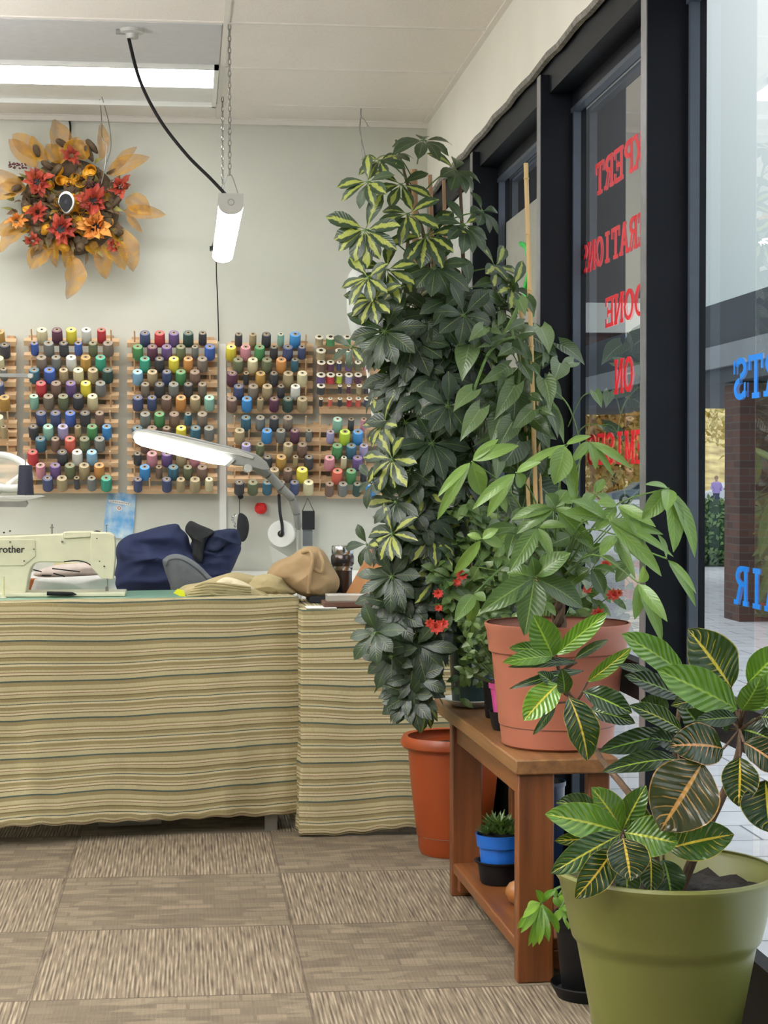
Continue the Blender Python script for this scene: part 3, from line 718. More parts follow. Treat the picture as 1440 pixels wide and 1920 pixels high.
for (x, y, r) in [(480,585,40),(400,630,32),(720,505,45),(640,595,48),(430,865,38),(565,945,45),(640,810,36),(690,880,42),(545,600,30),(500,800,30),(780,900,30),(600,560,32),(460,760,32),(600,860,32),(540,880,34)]:
    c = wp(x, y, 6.93); rr = r*340/1440*6.95/3400
    ax = Vector((R.uniform(-.5,.5), -1, R.uniform(-.4,.4)))
    MB().lathe([(rr*.75,-.05),(rr*.8,-.02),(rr,0),(rr*1.03,.006),(rr*.9,.002),(rr*.68,-.035),(0,-.045)], c, ax, 16, False).build('ribbon_curl', 'goldtube', wr)
def flower(x, y, r, mat, ctr=True, n=13):
    c = wp(x, y, 6.925); rm = r*340/1440*6.95/3400; f = MB()
    for lay, k in ((0, 1), (1, .8)):
        for i in range(n):
            a = 2*PI*(i+.5*lay)/n; d = Vector((math.cos(a), -.25-.2*lay, math.sin(a)))
            f.leaf(c+d*rm*.2, c+d*rm*k*R.uniform(.6,1.2)+Vector((R.uniform(-.2,.2), R.uniform(-.5,.1), R.uniform(-.2,.2)))*rm, rm*R.uniform(.4,.6), (R.uniform(-.5,.5),-1,R.uniform(-.5,.5)), .15, .4, 'lance', 5, 2, wav=.15)
    o = f.build('flower', mat, wr)
    if ctr: MB().lathe([(rm*.44,0),(rm*.44,.01),(rm*.3,.02),(0,.016)], c, Vector((0,-1,0)), 14).build('flower_centre', 'spot', o)
for q in [(300,600,100,'silkred'),(760,960,115,'silkorange'),(300,840,80,'silkred'),(490,980,100,'silkred'),(740,760,110,'silkred'),(960,640,90,'silkred'),(570,390,80,'silkred'),(130,910,70,'silkorange'),(900,1110,60,'silkred'),(260,1070,60,'silkred')]:
    flower(q[0], q[1], q[2]*1.12, q[3], ctr=q[2] >= 100, n=15 if q[2] >= 100 else 7)
lv = MB(); lg = MB()
for i in range(190):
    a = R.random()*2*PI; rr = R.uniform(20, 440); x, y = 545+rr*math.cos(a)*1.02, 800+rr*math.sin(a)*.92
    L = R.uniform(50, 110); b = a+R.uniform(-.8, .8)
    (lv if R.random() < .7 else lg).leaf(wp(x, y, 6.965), wp(x+L*math.cos(b), y+L*math.sin(b), 6.93), R.uniform(.012,.022), (R.uniform(-.6,.6),-1,R.uniform(-.6,.6)), .15, .3, 'lance', 5, 1, wav=.08)
lv.build('brown_leaves', 'silkbrown', wr); lg.build('olive_leaves', 'silkgreen', wr)
for (x, y, dx, dy) in [(690,610,200,60),(200,480,-140,-20),(900,600,60,60)]:
    b = MB()
    for i in range(40):
        t = i/40; c = wp(x+dx*t+R.uniform(-25,25), y+dy*t+R.uniform(-25,25), 6.92); b.lathe([(0,-.004),(.004,0),(0,.004)], c, n=6)
    b.build('berry_spray', 'silkred' and plain('berry_maroon', rgb(96,50,56), .5), wr)
for k in range(64):
    a = R.random()*2*PI; q_ = 350*R.random()**.5; MB().lathe([(.005,-.022),(.016,-.008),(.019,.008),(.016,.022),(.009,.03),(.004,.028)], wp(545+q_*math.cos(a), 800+q_*.92*math.sin(a), 6.966-.015*R.random()), Vector((R.uniform(-1,1),-.9,R.uniform(-1,1))), 12).build('mesh_puff', 'oldmesh' if k % 3 else 'goldtube', wr)
for (x, y) in [(300,385),(750,340),(720,400),(400,480),(150,640),(520,310),(960,1000),(350,690),(430,530),(900,780)]:
    MB().lathe([(.004,-.02),(.012,0),(.0135,.02),(.011,.04),(.006,.05)], wp(x, y, 6.95), Vector((R.uniform(-1,1),-.8,R.uniform(-.3,1))), 12).build('mesh_roll', 'oldmesh', wr)
ccx = wp(528, 755, 6.88)
wc = thing('security_camera', 'small white camera with black oval face in the wreath centre', 'camera', ccx)
pts = []
for i in range(28):
    a = 2*PI*i/28; x = math.sin(a); z = math.cos(a); k = 1 if z > 0 else 1-.35*(-z); pts.append((x*.029*k, z*.038-(.005 if z < 0 else 0)))
MB().ext([(ccx.x+a*1.0, ccx.z+b) for a, b in pts], 6.87, 6.91).build('shell', 'white', wc)
MB().ext([(ccx.x-.002+a*.86, ccx.z-.004+b*.84) for a, b in pts], 6.866, 6.872).build('face', 'blk', wc)
MB().lathe([(.0,.0),(.008,0),(.008,.003)], (ccx.x-.001, 6.864, ccx.z-.003), Vector((0,1,0)), 16).build('lens', 'carglass', wc)
MB().tube([(ccx.x, 6.9, ccx.z), (ccx.x+.005, 7.06, ccx.z+.0)], .006).build('mount_arm', 'white', wc)

# ================================================================== THREAD RACKS AND SPOOLS
PAL = {'c':('cream',(214,202,156)),'b':('beige',(168,148,108)),'t':('taupe',(122,108,92)),'g':('grey',(112,114,110)),'k':('charcoal',(50,52,58)),'n':('navy',(54,66,108)),
'u':('blue',(48,84,168)),'s':('sky blue',(48,134,204)),'l':('light blue',(128,180,214)),'e':('teal',(42,94,114)),'r':('red',(190,44,50)),'w':('white',(222,222,212)),'y':('yellow',(226,208,50)),
'p':('pink',(208,132,146)),'v':('purple',(98,70,130)),'m':('maroon',(88,42,66)),'f':('green',(66,136,74)),'j':('jade green',(44,152,122)),'o':('orange',(210,138,66)),'q':('olive',(98,106,72)),
'd':('gold',(180,136,56)),'z':('lavender',(160,150,196)),'x':('brown',(116,88,74)),'h':('dark green',(34,66,58)),'i':('coral',(222,92,72)),'a':('lime',(186,214,46)),'A':('seafoam',(136,186,164))}
SM = {}
for k, (nm, c) in PAL.items():
    c = tuple(int(v*.86+150*.14) for v in c)  # palette mixed toward grey, painting haze into every thread
    t = NT(nm.replace(' ', '_')+'_thread'); uv = t.uv('UVMap'); u, v, _ = t.xyz(uv)
    s = t.math('SINE', t.math('ADD', t.math('MULTIPLY', v, 160), t.math('MULTIPLY', u, 40)))
    t.base(t.mix(t.math('MULTIPLY', t.math('ADD', s, 1), .14), rgb(*c), tuple(x*.45 for x in rgb(*c)[:3])+(1,)))
    toplit_ = t.math('GREATER_THAN', v, .668)  # cone tops lightened in the colour, as if lit from above
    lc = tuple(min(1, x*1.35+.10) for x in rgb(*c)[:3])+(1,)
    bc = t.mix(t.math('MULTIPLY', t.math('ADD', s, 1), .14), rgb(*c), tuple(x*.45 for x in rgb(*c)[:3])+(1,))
    t.base(t.mix(toplit_, bc, lc))
    t.p.inputs['Roughness'].default_value = .6; SM[k] = t.m
M['rim_tan'] = plain('cardboard_core_rim', rgb(176,156,124), .7); M['rim_w'] = plain('white_spool_flange', rgb(226,218,196), .5)
def C1(x, y): return x/3, 590+y/3
def C2(x, y): return 400+x/4, 590+y/4
AX = Vector((0, -.62, .785))
RACKS = [
 ('upper rack at left edge', C1, 3, [(150,-200,90),(230,-200,90),(305,-200,90),(378,-200,90),(450,-200,90),(520,-200,90)],
   [(90,'-5d'),(165,'25k'),(240,'-8c'),(300,'20g:40'),(385,'-8n'),(460,'25d')]),
 ('lower rack at left edge', C1, 3, [(610,-200,95),(660,-200,95),(710,-200,95),(790,-200,95),(860,-200,95),(940,-200,95)],
   [(570,'-10c'),(625,'20b:36')]),
 ('upper rack below wreath', C1, 3, [(148,135,670),(228,135,670),(303,135,668),(378,135,668),(450,135,668),(522,135,668)],
   [(80,'235c 320m 400y 485w:56 570r:50'),(155,'193u:45 273g 358k:54 440u:44 522q:52 607t'),(235,'232t 315g:54 400w 482d 565j'),(306,'192e 278u:66 357b:52 440c 522b 605h'),(380,'230r 315x 398v 482y 565g'),(453,'190A:52 272t 355q 438k 520c')]),
 ('lower rack below wreath', C1, 3, [(606,130,665),(688,130,665),(757,130,665),(832,130,665),(905,130,665),(978,130,665)],
   [(548,'230n 312n 395u 478k 560x:52'),(624,'187k:54 270A 353z 437b:38 518f 600s:54'),(693,'227e 311x:50 393i 475q 560g'),(767,'183r 350k 434w:60 516l'),(842,'227p:54 310v 393q 473b 558o'),(914,'267n 348b 431k:32 515g:50 597j:62')]),
 ('upper rack left of duct', C1, 3, [(158,715,1235),(236,715,1235),(310,715,1235),(380,715,1235),(450,715,1235),(523,715,1235)],
   [(98,'815n 898r 978v 1059h 1140k:46'),(175,'775f 857m 938v 1017q:56 1097g:40 1180u'),(243,'815j:58 897k:54 978y 1059o:56 1138t'),(316,'774l:58 857b 938n:54 1017f 1096x'),(386,'817t:50 898k 977g 1059k:54 1138t:50'),(461,'775n 855n:52 937x 1018o 1098b 1178A')]),
 ('lower rack behind lamp', C1, 3, [(612,715,1235),(692,715,1235),(765,715,1235),(838,715,1235),(910,715,1235),(982,715,1235)],
   [(553,'817g 897f 980x 1058e:42 1138t'),(632,'773e 855x 937x:46 1019y 1100e 1176g'),(702,'815x:50 980g'),(776,'773k:48 855p 938v 1020b 1095p'),(852,'814s 894x:38 975e 1056q:54 1138x'),(921,'775n:50 938n:52 1017b:50 1097b 1176c:46')]),
 ('upper rack right of duct', C2, 4, [(235,-10,745),(325,-10,745),(420,-10,745),(518,-10,745),(612,-10,745),(706,-10,745)],
   [(140,'190k:58 297b:55 398k:70 507A:52 615s:85'),(236,'133y 243p 348f 455k:62 560n 665n:62'),(331,'187q 297c 403q 510o 612e:56'),(433,'143m 247k:42 355d:76 455k:66 562b 668c'),(530,'190n 300t 405b 508k:56 617w:76'),(624,'140x 252s 353b:52 457m:72 560h 668b')]),
 ('lower rack above red cushion', C2, 4, [(845,-10,850),(945,-10,850),(1050,-10,850),(1140,-10,850),(1230,-10,850),(1325,-10,850)],
   [(765,'245e:76 353g:72 457k:72 560t:76'),(862,'197b 403s 507g:74 612m:72 718g:50'),(966,'247z:72 353q:62 562b:76 668x:76'),(1060,'407k:72 510d 617b:38 718k:72'),(1155,'458b:76 560x:72 667y:88'),(1250,'195k:76 297q 405e:72 510t:60 610n:70 715c')]),
 ('small-reel rack by plant', C2, 4, [(225,780,1240),(322,780,1240),(420,780,1250),(520,785,1250),(622,790,1260),(708,795,1280)],
   [(160,'795b:64 880f:70 1005f:60'),(262,'808b:72 945b:60 1015A:48 1085f:46'),(350,'810x:64 880m:58 945n:38 1015v:54 1085q:48 1153p:54'),(444,'808v:68 880r:64 945a:48 1017z:60 1087m:60'),(525,'808k:64 950k:30 1017m:30 1095b:42 1150k:40 1230h:50'),(622,'808k:32 878i:32 950k:34 1020r:42 1088i:42 1155n:50')]),
 ('lower rack by tall plant', C2, 4, [(858,850,1420),(950,850,1420),(1045,850,1420),(1140,850,1420),(1240,850,1420),(1345,850,1420)],
   [(778,'932A:74 1035k:48 1130p:50'),(872,'880z:60 988a:86 1085s'),(975,'930f 1035e 1130z:64'),(1066,'873p 980c:46 1083v'),(1165,'932i 1035f 1130k:50'),(1262,'873x:72 973g:72 1080h:66 1185s:84')]),
]
ORD = ['first','second','third','fourth','fifth','sixth','seventh']; ROW = ['top','second','third','fourth','fifth','bottom']
seen = {}
for ri, (rn, CV, sc, bars, rows) in enumerate(RACKS):
    small = 'small-reel' in rn
    c0 = at(*CV(bars[0][1], bars[0][0]), 7.0)
    rk = thing('thread_rack', 'pine peg board, %s, holding %s' % (rn, 'small sewing reels' if small else 'thread cones'), 'rack', c0)
    x0 = min(b[1] for b in bars); x1 = max(b[2] for b in bars); yt = bars[0][0]-12*sc/2-14; ybm = bars[-1][0]+26
    if ri in (6, 7): x0 = 105
    for ux in (x0+.09*(x1-x0), x1-.10*(x1-x0)):
        a = at(*CV(ux, yt), 7.03); b = at(*CV(ux, ybm), 7.03)
        MB().box((a.x-.014, 7.025, b.z), (a.x+.014, 7.069, a.z)).build('upright', 'pinev', rk, False)
    BB = []
    for (by, bx0, bx1) in bars:
        bx0 = max(bx0, x0-40 if ri not in (6, 7) else 105)
        if ri in (4, 5): bx1 = 1222
        a = at(*CV(bx0, by), 7.0); b = at(*CV(bx1, by), 7.0); mb = MB(); mb.box((a.x, 6.993, a.z-.011), (b.x, 7.025, a.z+.008), Matrix.Rotation(.5, 3, 'X'), Vector((a.x, 7.01, a.z)))
        BB.append([mb, a, b, []])
    for rj, (ty, items) in enumerate(rows):
        for k, it in enumerate(items.split()):
            w = 60*sc/3
            if ':' in it: it, w_ = it.split(':'); w = float(w_)
            colr = it[-1]; x = float(it[:-1]); px, py = CV(x, ty)
            r = w/sc/2*6.93/3400; L = (.050 if not small else .034)*(1 if w*3/sc > 48 or small else .92)
            top = at(px, py+1.5, 6.948); BB[rj][0].tube([(top.x, 7.005, BB[rj][1].z), top-AX*(L+.003), top-AX*(L*.3)], .0032, 6); BB[rj][3].append(top.x)
            key = (round(r, 3), small, colr); body = None
            nm = PAL[colr][0]
            lb = '%s thread %s, %s from left, %s row, %s' % (nm, 'reel' if small else 'cone', ORD[k], ROW[rj], rn)
            if key in seen:
                src = seen[key]; o = src.copy(); COL.objects.link(o)
                for ch in src.children:
                    c = ch.copy(); COL.objects.link(c); c.parent = o
                o.location = top
            else:
                mb = MB(); cr = .0048
                pr = [(r*.88,-L-.004),(r,-L),(r*.985,-L*.5),(r*.96,-.004),(r*.88,0),(cr*1.9,.0006)] if not small else [(r,-L),(r*.97,-L+.002),(r*.93,-L+.003),(r*.93,-.003),(r,-.002)]
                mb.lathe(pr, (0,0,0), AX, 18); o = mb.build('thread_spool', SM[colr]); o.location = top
                cm = MB()
                if small: cm.lathe([(r,-.002),(r*1.02,0),(r*.9,.001),(r*.45,.0012)], (0,0,0), AX, 18, False)
                else: cm.lathe([(cr*2.2,.0002),(cr*1.95,.002),(cr*1.15,.002)], (0,0,0), AX, 14, False)
                k2 = cm.build('core_rim', 'rim_w' if small or colr in 'cwlyA' else 'rim_tan'); k2.parent = o
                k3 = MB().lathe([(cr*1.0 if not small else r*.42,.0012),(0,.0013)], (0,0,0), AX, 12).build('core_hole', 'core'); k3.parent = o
                if not small or True: seen[key] = o
            o['label'] = lb; o['category'] = 'thread spool'; o['group'] = 'thread spools on the wall racks'
    for mb, a, b, xs_ in BB:
        n_ = max(2, int((b.x-a.x)/.054))
        for k in range(n_):
            X = a.x+(b.x-a.x)*(k+.5)/n_
            if all(abs(X-q) > .03 for q in xs_): mb.tube([(X, 7.0, a.z), Vector((X, 7.0, a.z))+AX*.055], .0032, 6)
        mb.build('peg_bar', 'pine', rk, False)

# ================================================================== TABLES AND CLOTHS
def drape(path, ztop, zhem, name, label, topd=.05, amp=.012, seed=0, top=None, flare=.0, hemf=None):
    """skirt hanging from a polyline path [(x,y)...] with outward side on the right of the walk direction"""
    mb = MB(); pts = [Vector((x, y)) for x, y in path]; segs = []; tot = 0
    for i in range(len(pts)-1): L = (pts[i+1]-pts[i]).length; segs.append((tot, L)); tot += L
    NS = int(tot/.012); NV = 46; vs = []; uvs = []; fs = []
    def pos(s):
        for i, (a, L) in enumerate(segs):
            if s <= a+L+1e-6: d = (pts[i+1]-pts[i])/L; return pts[i]+d*(s-a), Vector((d.y, -d.x))
    for i in range(NS+1):
        s = tot*i/NS; p, n = pos(s)
        # blend normals round corners
        p1, n1 = pos(max(0, s-.03)); p2, n2 = pos(min(tot, s+.03)); n = (n1+n2).normalized(); 
        zh = zhem+(hemf(s/tot) if hemf else 0)
        for j in range(-4, NV+1):
            if j < 0:
                q = p-n*(topd*(-j)/4); z = ztop+.0045+.0015*math.sin(s*9); v = -topd*(-j)/4
            else:
                t = j/NV; z = ztop+.004+(zh-ztop)*t; v = (ztop-zh)*t
                nv = noise.noise(Vector((s*3.4+seed-t*.9, t*.9, 0)))*2.4+.6*noise.noise(Vector((s*8+seed, t*1.6+s*2, 5)))+.25*noise.noise(Vector((s*22, t*3, 9+seed)))
                fold = max(0, 1-abs(((s*1.0-t*.35+seed*.37) % .62)-.31)/.045)*.5
                off = .014+flare*t+amp*(.25+t)*(nv+fold*.9)
                if t > .97: z += .003*math.sin(s*70+seed)
                q = p+n*off
                z += .008*t*nv
            vs.append((q.x, q.y, z)); uvs.append((s, v))
    m = NV+5
    for i in range(NS):
        for j in range(m-1): fs.append((i*m+j, i*m+j+1, (i+1)*m+j+1, (i+1)*m+j))
    mb.add(vs, fs, uvs); o = mb.build(name, 'stripe', None, 'all')
    md = o.modifiers.new('solid', 'SOLIDIFY'); md.thickness = .002
    return tag(o, label, 'tablecloth')
sl = .197; TL = Vector((-1.25, 5.78-sl*1.595)); TR = Vector((.345, 5.78)); dv = (TR-TL).normalized(); nv_ = Vector((-dv.y, dv.x))
TD = .52; ZT = .742
st = thing('sewing_table', 'sewing table with pale green top under striped cloth front', 'table', (-.45, 5.85, 0))
cr = [TL, TR, TR+nv_*TD, TL+nv_*TD]
tb = MB().add([(p.x, p.y, ZT-.03) for p in cr]+[(p.x, p.y, ZT) for p in cr], [(3,2,1,0),(4,5,6,7),(0,1,5,4),(1,2,6,5),(2,3,7,6),(3,0,4,7)]); tb.build('table_top', 'green_top', st, False)
for p in cr:
    c = p+(sum(cr, Vector((0,0)))/4-p).normalized()*.08; MB().box((c.x-.02, c.y-.02, 0), (c.x+.02, c.y+.02, ZT-.03)).build('leg', 'steel', st, False)
ft = cr[1]-dv*.5+nv_*.2; MB().tube([(ft.x-.1, ft.y, .012), (ft.x+.1, ft.y+.02, .012)], .01).build('foot_bar', 'lgrey', st)
R_ = TR+dv*.0
drape([tuple(TL), tuple(TR), tuple(TR+nv_*.42)], ZT, .035, 'striped_tablecloth', 'wide striped olive and cream cloth hanging over the sewing table front', .09, .022, 1, hemf=lambda t: .012*math.sin(t*5)+.028*t)
s2 = thing('side_table', 'lower side table under a striped cloth beside the sewing table', 'table', (.62, 5.95, 0))
X0, X1, Y0, Y1, Z2 = .368, .93, 5.68, 6.2, .708
bevel(MB().box((X0, Y0, Z2-.03), (X1, Y1, Z2)).build('table_top', 'white', s2, False))
for (x, y) in ((X0+.03,Y0+.03),(X1-.03,Y0+.03),(X0+.03,Y1-.03),(X1-.03,Y1-.03)): MB().box((x-.015,y-.015,0),(x+.015,y+.015,Z2-.03)).build('leg', 'white', s2, False)
drape([(X0, Y1-.02), (X0, Y0), (X1, Y0)], Z2, .012, 'striped_tablecloth', 'narrow striped cloth hanging over the side table by the orange pot', .07, .015, 7, flare=.02, hemf=lambda t: .008*math.sin(t*9))
# counter at the back wall
ct = thing('wall_counter', 'narrow white counter along the back wall with raised ledge', 'counter', (-.2, 6.85, 0))
MB().box((-2.2, 6.66, .665), (.93, 7.055, .695)).build('worktop', 'white', ct, False)
MB().box((-2.2, 7.03, .695), (.93, 7.058, .762)).build('ledge', 'white', ct, False)
for x in (-2.1, -.6, .85): MB().box((x, 6.7, 0), (x+.03, 7.05, .665)).build('leg', 'lgrey', ct, False)

# ---------------- sewing machine
SY = 5.93
def m5(x, y): return x/5.333, 830+y/5.333
sm = thing('sewing_machine', 'pale green industrial sewing machine on the table, seen from behind', 'sewing machine', at(80, 1118, SY))
out = [(-420,945),(0,935),(620,912),(640,890),(900,888),(1100,905),(1140,935),(1150,1000),(1148,1180),(1130,1365),(1010,1352),(960,1290),(905,1235),(840,1190),(700,1186),(640,1200),(400,1195),(345,1210),(312,1250),(290,1320),(268,1450),(250,1570),(-420,1570)]
def ext5(pts, Y, d): return MB().ext(P([m5(*p) for p in pts], Y)[::-1], Y, Y+d)
bevel(ext5(out, SY, .1).build('arm', 'offw', sm), .004, 2)
bevel(ext5([(905,905),(1100,905),(1140,935),(1150,1000),(1148,1180),(1130,1368),(1010,1355),(905,1240)], SY-.006, .01).build('face_plate', 'offw', sm), .002)
bevel(ext5([(-300,968),(335,965),(352,985),(358,1135),(240,1232),(-300,1232)], SY-.004, .006).build('rear_cover', plain('cover_enamel', rgb(196,194,166), .3, var=.02), sm), .002)
bevel(ext5([(638,892),(905,888),(905,945),(638,960)], SY-.008, .06).build('top_cap', 'offw', sm), .003)
bb = at(*m5(-420, 1555), SY); be = at(*m5(1255, 1545), SY)
bevel(MB().box((bb.x, SY-.03, ZT+.001), (be.x, SY+.14, ZT+.014)).build('bed_plate', 'offw', sm, False), .003)
for (x, y, r) in [(100,992,.0017),(338,1065,.0017),(240,1183,.0018),(995,1187,.0016),(1042,1237,.002),(968,958,.0015)]:
    MB().lathe([(0,0),(r*1.2,0),(r*1.2,.004)], at(*m5(x, y), SY-.009), Vector((0,1,0)), 12).build('screw', 'blk', sm)
for (x, y, r) in [(950,985,.0035),(955,1090,.005),(968,1155,.003),(1040,1235,.0045),(1040,1280,.003)]:
    MB().lathe([(0,0),(r,0),(r,.004)], at(*m5(x, y), SY-.008), Vector((0,1,0)), 16).build('port_cover', 'offw', sm)
MB().lathe([(0,0),(.0035,0),(.0035,.018)], at(*m5(620, 990), SY-.016), Vector((0,1,0)), 14).build('knob', 'chrome', sm)
def vpin(x, y0, y1, r, name, mt, Y=SY+.04, head=0):
    a = at(*m5(x, y0), Y); b = at(*m5(x, y1), Y); h = a.z-b.z
    pr = [(r, 0), (r, h)] if not head else [(r,0),(r,h-.003),(head,h-.003),(head,h)]
    MB().lathe(pr, (b.x, Y, b.z), n=12).build(name, mt, sm)
vpin(1065, 822, 915, .0022, 'presser_knob', 'chrome', head=.0045)
vpin(520, 815, 925, .0028, 'thread_guide', 'steel')
a = at(*m5(520, 848), SY+.04); MB().tube([(a.x-.006, a.y, a.z), (a.x+.006, a.y, a.z)], .0022).build('guide_bar', 'steel', sm)
MB().lathe([(.0,0),(.011,.0),(.012,.003),(0,.006)], at(*m5(970, 895), SY+.04), n=16).build('oil_cap', 'blk', sm)
for q in ((40,900),(100,885)): MB().lathe([(0,-.003),(.004,0),(0,.004)], at(*m5(*q), SY+.03), n=10).build('top_screw', 'blk', sm)
MB().tube(smoothpath([at(*m5(640,1190),SY-.004), at(*m5(760,1180),SY-.006), at(*m5(850,1195),SY-.006), at(*m5(905,1225),SY-.004)]), .0018, 6).build('thread_lever', 'blk', sm)
vpin(1072, 1360, 1545, .0028, 'needle_bar', 'chrome', SY+.05); vpin(1070, 1440, 1500, .005, 'presser_foot', 'steel', SY+.045)
vpin(34, 1340, 1590, .004, 'spool_pin', plain('ivory_plastic', rgb(222,214,170), .4), SY-.06)
MB().lathe([(.011,0),(.009,.004),(.0,.005)], (at(34/5.333, 1128, SY-.06).x, SY-.06, ZT+.001), n=16).build('spool_base', 'offw', sm)
tc = bpy.data.curves.new('brand_text', 'FONT'); tc.body = 'brother'; tc.size = .03; tc.extrude = .0004; tc.offset = .0004
to = bpy.data.objects.new('tmp_text', tc); COL.objects.link(to)
dg = bpy.context.evaluated_depsgraph_get(); me = bpy.data.meshes.new_from_object(to.evaluated_get(dg)); bpy.data.objects.remove(to)
xs = [v.co.x for v in me.vertices]; wsc = (at(*m5(243, 1100), SY).x-at(*m5(-62, 1100), SY).x)/(max(xs)-min(xs))
o = bpy.data.objects.new('brand_lettering', me); COL.objects.link(o); me.materials.append(M['blk'])
o.scale = (wsc, wsc*1.05, wsc); o.rotation_euler = (PI/2, 0, 0); q = at(*m5(-62, 1100), SY-.0055); o.location = (q.x, SY-.0055, q.z); o.parent = sm; o.matrix_parent_inverse = sm.matrix_basis.inverted()
# thread stand with navy cone
ts = thing('thread_stand', 'metal thread stand tray over the sewing machine holding a dark cone', 'stand', at(45, 930, 6.05))
c = at(47, 930, 6.02)
bevel(MB().ext(P([m5(-150,545),(0,830+535/5.333),(75,830+528/5.333),(82,830+538/5.333),(55,830+575/5.333),(0,830+560/5.333)], 6.0)[::-1], 5.98, 6.1).build('tray', 'lgrey', ts), .002)
MB().ext(P([m5(-150,590),m5(180,590),m5(260,580),m5(272,610),m5(250,645),m5(-150,640)], 6.0)[::-1], 5.99, 6.05).build('tray_bracket', 'steel', ts)
MB().tube([(c.x, 6.04, c.z-.002), (c.x, 6.04, at(47, 848, 6.04).z)], .002).build('spindle', 'chrome', ts)
lc = at(-30, 940, 6.04); MB().tube([(lc.x, 6.04, ZT), (lc.x, 6.04, lc.z)], .006).build('post', 'chrome', ts)
zc = at(47, 928, 6.03).z; ht = at(47, 872, 6.03).z-zc
o = MB().lathe([(.0275,0),(.027,.004),(.0215,ht-.003),(.019,ht),(.005,ht)], (c.x, 6.04, zc), n=24).build('thread_cone', plain('dark_navy_thread_x', rgb(26,30,48), .7)); o.data.materials[0].name = 'dark_navy_thread'
tag(o, 'tall dark navy thread cone standing on the tray by the magnifier', 'thread spool')
# magnifier lamp at left
ml = thing('magnifier_lamp', 'white round magnifier lamp at the left photo edge', 'lamp', at(-20, 1000, 6.25))
q = at(8, 885, 6.25); MB().torus(q, .085, .014, Vector((.25,-.62,.75)), 40, 10).build('ring_head', 'white', ml)
MB().lathe([(0,0),(.073,0)], q, Vector((.25,-.62,.75)), 32, False).build('lens', filmy('magnifier_glass', rgb(214,210,190), .35), ml)
MB().tube([at(-60,960,6.25), at(0,920,6.22), at(38,892,6.2)], [.012,.01,.008]).build('arm', 'white', ml)
a = at(-60, 960, 6.25); MB().tube([(a.x, 6.25, .742), a], .01).build('post', 'white', ml)
a, b = at(-10, 703, 6.6), at(62, 713, 6.6)
rr = thing('lamp_arm_bar', 'flat grey metal arm pointing in from the left over the racks', 'lamp arm', a)
MB().box((a.x-.2, 6.6, a.z-.007), (b.x, 6.62, a.z+.006)).build('bar', 'grey', rr); MB().lathe([(.009,0),(.009,.03)], (b.x-.01, 6.595, a.z-.002), Vector((0,1,0)), 16).build('joint', 'lgrey', rr)
MB().tube([(a.x-.2, 6.61, a.z), (a.x-.2, 6.75, a.z), (a.x-.2, 7.06, a.z)], .006).build('wall_bracket', 'grey', rr)

# ---------------- LED desk lamp
dl = thing('desk_lamp', 'long grey LED desk lamp with jointed arm leaning over the table', 'lamp', at(560, 1040, 6.35))
def pp(pts, Y, d): return MB().ext(P(pts, Y)[::-1], Y, Y+d)
bevel(pp([(248,822),(247,812),(254,806),(275,804),(330,813),(450,842),(482,852),(500,866),(508,882),(494,882),(470,876),(440,872),(340,848),(262,834)], 6.1, .075).build('head', 'grey', dl), .004)
bevel(pp([(250,812),(256,808),(275,807),(450,845),(478,856),(474,861),(440,852),(290,822),(252,817)], 6.094, .012).build('head_rib', 'lgrey', dl), .002)
pp([(251,820),(256,814),(275,815),(400,846),(434,862),(424,872),(400,870),(330,853),(265,836),(254,830)], 6.09, .012).build('led_panel', 'lamp_e', dl)
bevel(pp([(422,872),(436,860),(441,862),(428,876)], 6.086, .02).build('panel_clip', 'lgrey', dl), .001)
MB().lathe([(.0,0),(.013,0),(.015,.01),(.015,.1)], at(465, 878, 6.09), Vector((0,1,0)), 20).build('pivot', 'lgrey', dl)
seg = [(476,872),(503,890),(527,914),(548,935),(556,962),(560,990),(561,1040),(561,1062)]
for i in range(len(seg)-1):
    a = at(*seg[i], 6.18+.02*i); b = at(*seg[i+1], 6.18+.02*(i+1)); d = (b-a); MB().tube([a+d*.06, b-d*.06], .0165-.001*i if i < 5 else .009, 12).build('arm_segment', 'grey' if i < 5 else 'lgrey', dl)
MB().tube(smoothpath([at(*s, 6.18+.02*i) for i, s in enumerate(seg)]), .008).build('gooseneck', 'grey', dl)
e_ = at(561, 1062, 6.32); MB().tube([(e_.x, 6.32, e_.z+.01), (e_.x, 6.32, .70)], .009).build('post', 'lgrey', dl)
MB().box((e_.x-.03, 6.27, .69), (e_.x+.03, 6.34, .70)).build('clamp', 'grey', dl)
# hanging items under the racks
def hangthing(name, label, cat, px, py): return thing(name, label, cat, at(px, py, 7.03))
k = hangthing('eye_mask_pouch', 'black rounded pouch hanging on a cord below the rack', 'pouch', 453, 960)
puff([(447,965),(455,963),(464,972),(467,990),(463,1008),(455,1016),(447,1010),(444,990)], 6.98, .012, .002).build('pouch', 'blkcloth', k)
MB().tube([at(449,934,7.0), at(449,965,6.99)], .0015, 5).build('cord', 'blk', k); MB().lathe([(0,-.011),(.009,-.007),(.011,0),(.009,.007),(0,.011)], at(451,931,6.99), n=16).build('bobble', 'blkcloth', k)
sc_ = MB()
for i in range(8): sc_.torus(at(438+R.uniform(-3,4), 966+i*3.0, 6.975), .004, .0014, Vector((R.uniform(-1,1),-1,R.uniform(-1,1))), 12, 5)
sc_.build('safety_pins', 'chrome', k)
o = MB().lathe([(0,-.0225),(.014,-.0205),(.022,-.011),(.0245,0),(.022,.012),(.014,.0205),(0,.0215)], at(489, 953, 7.044), n=24).build('pin_cushion', plain('bright_red_fabric', rgb(214,36,36), .7, var=.1, scale=90, bump=.6), None)
tag(o, 'round bright red pin cushion hanging on the back wall', 'pin cushion')
rl = hangthing('white_roll', 'white roll of tape hanging from a black strap on the wall', 'roll', 527, 1002)
